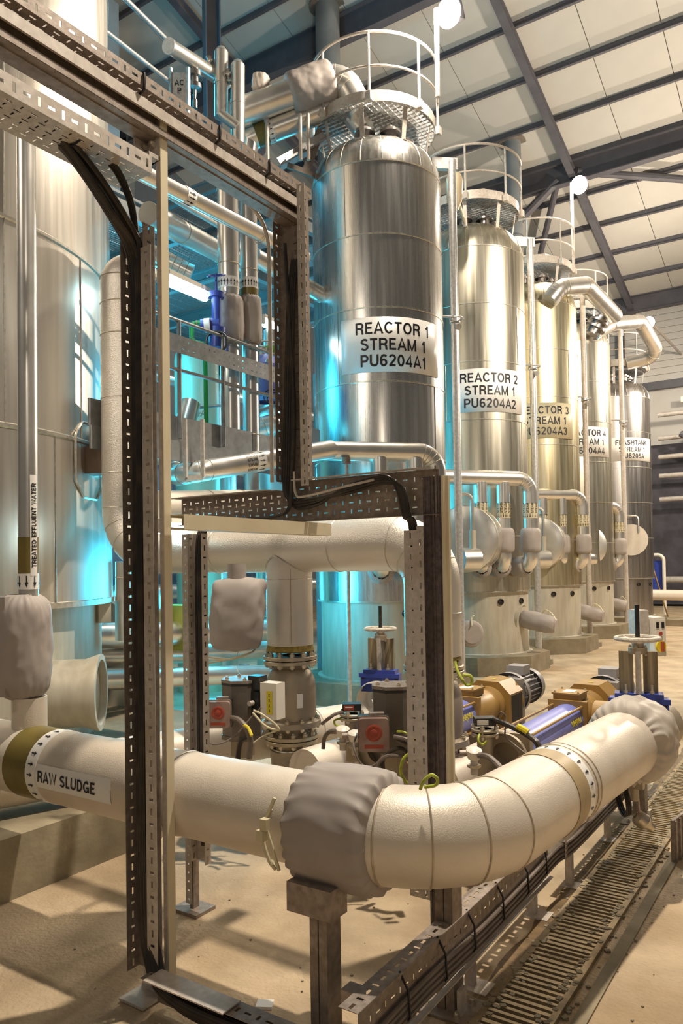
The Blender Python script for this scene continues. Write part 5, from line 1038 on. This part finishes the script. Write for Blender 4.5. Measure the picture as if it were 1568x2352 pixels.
# green pipe with blue valve head
tpipe('green_pipe', 'bright green pipe with a swan neck dropping past the cream vessel', [D(482, 740, 8.9), D(452, 742, 8.9), D(440, 745, 8.9), D(440, 785, 8.9), D(470, 790, 8.9), D(474, 975, 8.9)], .027, GREENP, bend=.08, n=14)
t = T('blue_valve', 'dark blue valve with handwheel and black coiled hose left of the jacketed risers', 'valve', D(490, 760, 8.7)); p = D(497, 700, 8.7)
b = MB(); b.cyl(p-Z*.30, p+Z*.12, .055, n=16); b.cyl(p-Z*.33, p-Z*.27, .10, n=16); b.cyl(p+Z*.08, p+Z*.14, .09, n=16); b.cyl(D(462, 748, 8.7), D(505, 745, 8.7), .075, n=16); b.cyl(p-Z*.5, p-Z*.3, .09, n=16); b.build('body', BLUEV, t)
MB().cyl(p+Z*.14, p+Z*.36, .014, n=8).build('spindle', BLUEV, t); MB().ring(p+Z*.34, (.2, -.4, 1), .10, .012, 24, 6).build('handwheel', BLUEV, t); MB().ring(D(497, 785, 8.6), (.5, -.8, 0), .12, .014, 24, 6).build('hose_coil', BLKP, t); MB().cyl(D(470, 748, 8.62), D(483, 747, 8.62), .08, n=16).build('white_tag_ring', LABEL, t)
# blue pump head further right
t = T('blue_pump_head', 'lilac blue domed pump head with bolts seen through the right of the blue bay', 'pump', D(612, 860, 10.5)); p = D(610, 850, 10.5)
MB().lathe(p, Z, [(-.45, .15), (-.4, .20), (-.05, .21), (.0, .25), (.04, .25), (.06, .20), (.16, .15), (.22, .06), (.23, .001)], 28).build('body', LAV, t); bolts(t, p+Z*.05, Z, .22, 8, .04)
MB().tube([D(600, 800, 10.5), D(600, 850, 10.5)], .09, 16).build('white_column', CLADS, t); MB().tube([D(621, 760, 10.6), D(621, 850, 10.6)], .10, 16).build('white_column', CLADS, t); band(D(621, 808, 10.6), Z, .104, -.06, .06, 20).build('green_band', mat('green_band', (.15, .35, .05)), t)
for k in range(3): MB().ring(D(622+6*k, 910+6*k, 10.2), (.4, -.8, .2), .10-.01*k, .009, 22, 5).build('hose_loop', BLKP, t)
MB().ring(D(612, 790, 10.5), Z, .14, .012, 24, 6).build('handwheel', GALVL, t)
t = T('guard_rail', 'dark blue lit guard rails in front of the lilac pump head', 'rail', D(620, 900, 9.8))
for y in (862, 940): MB().tube([D(590, y+6, 9.8), D(650, y-14, 9.8)], .024, 8).build('rail', COLSTEEL, t)
MB().tube([D(592, 800, 9.8), D(592, 1000, 9.8)], .024, 8).build('rail_post', COLSTEEL, t)
tpipe('elbow_pipe', 'blue lit elbow pipe below the lilac pump head', [D(592, 985, 10.2), D(650, 965, 10.2), D(658, 1040, 10.2)], .14, bend=.2)
MB().box(D(620, 1010, 10.8), (1.2, .8, .30), Matrix.Rotation(.2, 3, 'Z')).build('base_plate', COLSTEEL, None, 'blue lit steel base below the elbow pipe in the bay', 'platform')
t = T('chain_rail', 'blue rail with a hanging chain in front of the cream vessel', 'rail', D(470, 960, 8.9)); MB().tube([D(425, 940, 8.9), D(470, 935, 9.1), D(515, 930, 9.3)], .018, 8).build('rail', COLSTEEL, t)
ch = [D(430+4*k, 944+10*math.sin(k/11*PI), 8.9) for k in range(12)]
for k in range(11): MB().ring((ch[k]+ch[k+1])/2, (0, 1, .4) if k % 2 else (.6, .3, 1), .022, .006, 10, 4).build('chain_link', GALVL, t)
# lower raw sludge pipe with label, floor pipes
a = D(360, 1160, 7.2); b_ = D(640, 1150, 9.2); t = tpipe('lower_sludge_pipe', 'blue lit pipe with a small RAW SLUDGE label just above the level tray', [a, b_], .135, CLADW, joints=(.35, .62)); u = (b_-a).normalized()
x0, y0, z0 = perp(u); cdir = -(a+b_)/2+V((0, 0, 2)); ac = ang_of(u, cdir)
f4 = lambda uu, vv: a+u*(.52+uu)+(x0*math.cos(ac-vv/.137)+y0*math.sin(ac-vv/.137))*.139
if (f4(0, .01)-f4(0, 0)).z < 0: f5 = lambda uu, vv: f4(uu, -vv)
else: f5 = f4
vs = [f5(uu, vv)-(f5(uu, vv)-(a+u*(.52+uu))).normalized()*.002 for uu in (-.25, .25) for vv in (-.035, -.01, .01, .035)]
lb = MB().add(vs, [(0, 1, 5, 4), (1, 2, 6, 5), (2, 3, 7, 6)]).build('pipe_label', LABEL, t); lettering(lb, 'RAW SLUDGE', .042, f5)
for j, (y, r, D0) in enumerate(((1455, .15, 8.5), (1500, .13, 8.8), (1555, .12, 8.2))):
    tpipe('floor_pipe', ['upper one of the blue lit pipes running just above the floor behind the trays', 'middle one of the blue lit pipes above the floor behind the trays', 'lowest of the blue lit pipes above the floor behind the trays'][j], [D(215, y+6, D0), D(640, y-8, D0+2.2)], r, CLADS, joints=(.2, .45, .7))
for p in ((300, 1520, 8.6), (560, 1500, 10.2), (440, 1510, 9.4)): q = D(*p); MB().box((q.x, q.y, .35), (.10, .10, .7)).build('pipe_stand', GALVB, None, {300: 'left short stand under the blue lit floor pipes', 560: 'right short stand under the blue lit floor pipes, left of the tee leg', 440: 'middle short stand under the blue lit floor pipes'}[p[0]], 'stand')
tpipe('upright_pipe', 'blue lit upright pipe just right of the big tank foot', [D(283, 1290, 8.2), D(283, 1470, 8.2)], .085, CLADS, joints=(.2,))
q = D(415, 1440, 9.5); b = MB(); b.box(q, (.5, .3, .55)); b.build('yellow_cabinet', mat('yellow_green_panel', (.55, .50, .08)), None, 'yellow panel glimpsed between the front strut and the slim left upright', 'panel')
# blue column and thin pole left of the first vessel
ibeam('steel_column', (D(750, 1400, 12.6).x, D(750, 1400, 12.6).y, 0), (D(750, 1400, 12.6).x, D(750, 1400, 12.6).y, 5.2), .26, .20, COLSTEEL, 'blue lit H column left of the nearest vessel foot', cat='column', up=(0, 1, 0))
q = D(800, 1400, 9.9); t = T('thin_pole', 'thin grey pole standing in front of the nearest vessel, left of the handwheel', 'pole', (q.x, q.y, 0)); MB().cyl((q.x, q.y, 0), (q.x, q.y, 3.35), .028, n=12).build('tube', GALVB, t); MB().cyl((q.x, q.y, 3.33), (q.x, q.y, 3.42), .06, n=12).build('cap', GALV, t)
# fill rack further back: many pipes
for j, (z, r, x, lab) in enumerate(((6.0, .12, -11.8, 'topmost of the far pipes along the left wall rack'), (5.2, .09, -12.2, 'second of the far pipes along the left wall rack'), (4.3, .14, -12, 'third and thickest of the far pipes along the left wall rack'), (2.6, .12, -12.4, 'fourth of the far pipes along the left wall rack'), (1.5, .16, -12.2, 'lowest of the far pipes along the left wall rack'))):
    tpipe('rack_pipe', lab, [V((x, 5, z)), V((x, 17, z))], r, CLADS, joints=(.2, .4, .6, .8))
for j, y in enumerate((9.0, 12.0, 15.0)): ibeam('rack_column', (-11.6, y, 0), (-11.6, y, 8.2), .25, .2, COLSTEEL, ['nearest', 'middle', 'farthest'][j]+' steel column carrying the blue lit platforms', cat='column', up=(0, 1, 0))
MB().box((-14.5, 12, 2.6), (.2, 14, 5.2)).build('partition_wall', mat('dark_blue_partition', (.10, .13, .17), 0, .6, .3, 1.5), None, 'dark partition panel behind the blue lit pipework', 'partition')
# ------------------------------------------------------------------ pipes at top of first vessel
def bigpipe(name, lab, P, r, muffseg=None, bandt=None, bend=.35, seed=1):
    t = tpipe(name, lab, P, r, CLADS, bend, 32)
    if muffseg: a, b_ = P[0].lerp(P[1], muffseg[0]), P[0].lerp(P[1], muffseg[1]); muff('grey_jacket', None, a, b_, r*1.42, r*1.05, .012, .03, seed=seed, n=72, k=26, parent=t, sq=5)
    if bandt: u = P[1]-P[0]; L = u.length; band(P[0], u, r+.004, L*bandt, L*bandt+.18, 32).build('colour_band', OLIVE, t); bd = band(P[0], u, r+.003, L*bandt+.18, L*bandt+.27, 32).build('arrow_band', LABEL, t); arrows(bd, P[0], u.normalized(), r+.007, L*bandt+.19, L*bandt+.26, 16)
    return t
bigpipe('gas_pipe', 'upper fat silver pipe with a grey jacket entering the top of the nearest vessel', [D(540, 262, 11.2), D(785, 172, 11.3), D(832, 262, 11.3)], .20, (.50, .92), None, .28)
bigpipe('gas_pipe', 'lower fat silver pipe with an olive band entering the top of the nearest vessel', [D(565, 322, 11.5), D(790, 235, 11.5), D(835, 300, 11.5)], .175, None, .10, .3)
tpipe('lower_bend', 'silver pipe bend rising to the lower gas pipe behind the long high tray', [D(560, 400, 11.5), D(572, 318, 11.5)], .16, CLADS)
for k, (x, y0_, y1_) in enumerate(((508, 120, 270), (546, 150, 330))):
    tpipe('vent_pipe', ('left' if k == 0 else 'right')+' one of the two mitred silver vent pipes standing before the square column', [D(x, y1_, 11.0), D(x, y0_, 11.0)], .10, CLADS, joints=(.5,))
    p = D(x, y0_, 11.0); MB().lathe(p, Z, [(0, .10), (.06, .06), (.10, .001)], 20).build('mitre_tip', CLADS, None, ('left' if k == 0 else 'right')+' pointed cap on the silver vent pipes', 'cap')
tpipe('link_pipe', 'short sloping pipe linking the two silver vent pipes', [D(506, 262, 10.95), D(546, 292, 10.95)], .075, CLADS)
tpipe('link_pipe', 'sloping silver pipe from the right vent down to the gas pipes', [D(546, 325, 10.95), D(530, 345, 10.95), D(480, 372, 10.9)], .075, CLADS, bend=.1)
t = T('end_capped_pipe', 'short silver pipe with blue lit end cap at upper left, before the square column', 'pipe', D(410, 115, 10.5)); a, b_ = D(388, 106, 10.2), D(520, 190, 11.4); MB().tube([a, b_], .10, 28).build('cladding', CLADS, t); MB().cyl(a-(b_-a)*.012, a+(b_-a)*.01, .105, n=28).build('end_cap', GALVB, t)
for px, py in ((482, 146), (524, 176)): q = D(px, py, 11.0); MB().ring(q, (1, .8, .3), .075, .028, 20, 8).build('flange_joint', STEELD, t); bolts(t, q, (1, .8, .3), .08, 6, .04)
t = T('sample_valve', 'dark flanged valve hanging below the end capped pipe', 'valve', D(446, 180, 10.7)); p = D(446, 150, 10.7); b = MB()
for z, r in ((0, .07), (-.08, .10), (-.12, .10), (-.2, .06), (-.26, .11), (-.30, .11), (-.36, .05), (-.5, .03), (-.52, .045), (-.62, .045)): pass
b.lathe(p, Z, [(-.62, .001), (-.62, .04), (-.5, .04), (-.48, .02), (-.36, .03), (-.34, .10), (-.28, .10), (-.27, .06), (-.18, .06), (-.17, .10), (-.10, .10), (-.09, .06), (.05, .06)], 20); b.build('body', STEELD, t); MB().tube([p+V((0, 0, -.4)), p+V((-.25, -.1, -.35))], .012, 6).build('lever', BLKP, t)
t = T('sign_stand', 'small stand with a black lettered plate below the end capped pipe', 'sign', D(412, 200, 10.5)); p = D(412, 180, 10.5); MB().box(p-Z*.15, (.19, .02, .45), Matrix.Rotation(YAW, 3, 'Z')).build('sign_plate', GALVB, t); n_ = V((math.sin(YAW), -math.cos(YAW), 0)); lettering(t, 'AC\nP', .08, lambda u, v: p-Z*.12+n_*.013+V((math.cos(YAW), math.sin(YAW), 0))*u+Z*v)
for dx in (-.12, .12): MB().box(p+V((math.cos(YAW), math.sin(YAW), 0))*dx-Z*.3, (.04, .04, .9)).build('stand_leg', GALVB, t)
muff('valve_bag', 'small pale bagged valve on top of the upper gas pipe', D(598, 212, 11.2), D(598, 172, 11.2), .13, .09, .02, .02, m=FABL, seed=4, n=40, k=14)
for k, (p0, p1) in enumerate((((230, -60), (392, 100)), ((240, 70), (392, 190)))):
    tpipe('handrail', ('upper' if k == 0 else 'lower')+' grey handrail sloping down to the end capped pipe at top left', [D(*p0, 9), D(*p1, 10.6)], .03, GALVB)
# small walkway edge left of the first vessel top
t = T('access_walkway', 'narrow galvanised walkway with slotted side meeting the top of the nearest vessel', 'walkway', D(690, 360, 11.4)); b = MB(); b.bar(D(640, 385, 11.4), D(745, 325, 11.8), .5, .03); b.build('deck', GRATM, t); MB().bar(D(640, 372, 11.2), D(745, 312, 11.6), .02, .12).build('toe_plate', GALVB, t)
for px in (614, 690, 708): q = D(px, 330+.0*px, 11.3); MB().tube([q-Z*.25, q+Z*.45], .028, 8).build('rail_post', GALVL, t)
b = MB(); b.bar(D(700, 400, 11.5), D(735, 300, 11.6), .05, .12); b.bar(D(660, 380, 11.4), D(740, 410, 11.6), .05, .08); b.build('bracket', GALV, t)
# cross pipes behind vessels 3-5 at right
tpipe('vapour_pipe', 'silver vapour pipe leaving the top of the yellowed vessel and turning down to the right', [D(1262, 690, 16.7), D(1285, 660, 16.7), D(1345, 655, 17.2), D(1412, 725, 19.5)], .19, CLADS, bend=.4)
tpipe('vapour_pipe', 'silver vapour pipe crossing above the flash tank to the bright far lamp', [D(1360, 768, 20), D(1400, 745, 20.8), D(1470, 738, 21.6), D(1515, 818, 22.4), D(1440, 835, 22.8)], .20, CLADS, bend=.35)
for k in range(2): q = D(1378-8*k, 735+14*k, 19.6); MB().lathe(q, (.4, .2, .8), [(-.25, .001), (-.25, .16), (-.1, .18), (-.1, .26), (-.04, .26), (-.04, .14), (.08, .14), (.1, .001)], 20).build('control_valve', STEELD, None, ('front' if k == 0 else 'rear')+' dark valve body at the head of the fourth vessel', 'valve')
q = D(1043, 430, 13.0); MB().lathe(q, Z, [(-.42, .001), (-.40, .06), (-.25, .13), (.1, .15), (.2, .12), (.3, .001)], 24).tube([q, V((RX[1][0], RX[1][1], q.z-.2))], .03, 8).build('expansion_vessel', CREAM, None, 'small cream vessel tucked behind the bracket at the right shoulder of the nearest vessel', 'vessel')
# ------------------------------------------------------------------ far right background
t = T('pipe_rack', 'dark pipe rack with many pipes against the far wall at the right edge', 'pipe rack', (1.5, 34, 0))
for z in (1.2, 4.6, 5.6, 6.4, 7.2, 8.2): MB().tube([(-6.5, 34.3, z), (10, 34.3, z)], .13 if z < 2 else .10, 12).build('rack_pipe', GALVL, t)
for x in (-3.4, -2.2, -1.0, .4): MB().box((x, 34.6, 4.3), (.2, .2, 8.6)).build('rack_post', DKSTEEL, t)
for a, b_ in (((-5, 33.5, 7.0), (-1.5, 33.5, 10.2)), ((-5.5, 33.5, 7.2), (-1.5, 33.5, 4.6))): MB().tube([a, b_], .13, 8).build('diagonal_brace', DKSTEEL if a[0] < -5.2 else GALVL, t)
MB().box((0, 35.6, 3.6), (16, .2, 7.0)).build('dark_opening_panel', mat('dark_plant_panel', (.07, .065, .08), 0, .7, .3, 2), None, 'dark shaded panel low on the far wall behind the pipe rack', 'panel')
MB().box((-1.2, 35.2, 8.9), (9, .3, .25)).build('bright_conduit', WHITEP, None, 'white lit duct above the pipe rack at right', 'duct')
q = D(1505, 1310, 27); t = T('frame_stand', 'small blue and white looped pipe frame in the far right distance', 'frame', (q.x, q.y, 0)); MB().tube(fillet([V((q.x-.28, q.y, .01)), q+V((-.28, 0, .55)), q+V((.28, 0, .55)), V((q.x+.28, q.y, .01))], .2, 6), .06, 8).build('loop', WHITEP, t); MB().box(q+V((0, .1, -.2)), (.40, .03, 1.1)).build('blue_panel', BLUEV, t)
q = D(1530, 1365, 24); t = tpipe('floor_main', 'long pale horizontal pipe low at the right edge beyond the flash tank', [D(1488, 1366, 24), D(1600, 1368, 24.5)], .17, CLADW)
q = D(1495, 1400, 25); t = T('tripod', 'dark tripod stand in the far right distance', 'tripod', (q.x, q.y, 0)); 
for a in (0, 2.1, 4.2): MB().tube([V((q.x, q.y, 2.1)), V((q.x+.55*math.cos(a), q.y+.55*math.sin(a), .02))], .025, 6).build('leg', OCH, t)
b = MB(); q = D(1480, 1425, 24); b.box((q.x, q.y, .1), (2.6, 1.2, .2)); b.build('low_kerb', CONC, None, 'low concrete kerb in the far right distance', 'kerb')

# dark brown uneven strip beside the drain
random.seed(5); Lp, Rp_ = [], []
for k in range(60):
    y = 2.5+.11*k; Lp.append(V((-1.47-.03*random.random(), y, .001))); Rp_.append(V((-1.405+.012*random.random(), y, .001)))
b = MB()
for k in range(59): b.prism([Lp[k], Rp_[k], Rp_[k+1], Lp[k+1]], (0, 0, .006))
b.build('dark_strip', mat('dark_brown_strip', (.17, .11, .05), 0, .6, .4, 9, bump=.6, bscale=40), None, 'dark brown strip along the left side of the floor drain', 'dark_strip', kind='stuff')
b = MB(); random.seed(8)
for k in range(900):
    y = random.uniform(2.6, 9); x = random.choice((-1.37, -1.12))+random.gauss(0, .03); q = random.uniform(.004, .012); b.box((x, y, q*.5+.02 if -1.4 < x < -1.1 else q*.5), (q*2, q*2.4, q), Matrix.Rotation(random.random()*3, 3, 'Z'))
b.build('debris', CONC, None, 'crumbled debris along both edges of the floor drain grating', 'debris', kind='stuff')
MB().box((-1.01, 8, .006), (.06, 14, .012)).build('kerb_strip', CONC, None, 'narrow raised concrete strip along the right of the floor drain', 'kerb')
for p in ((-9.9, 9.1), ): pass
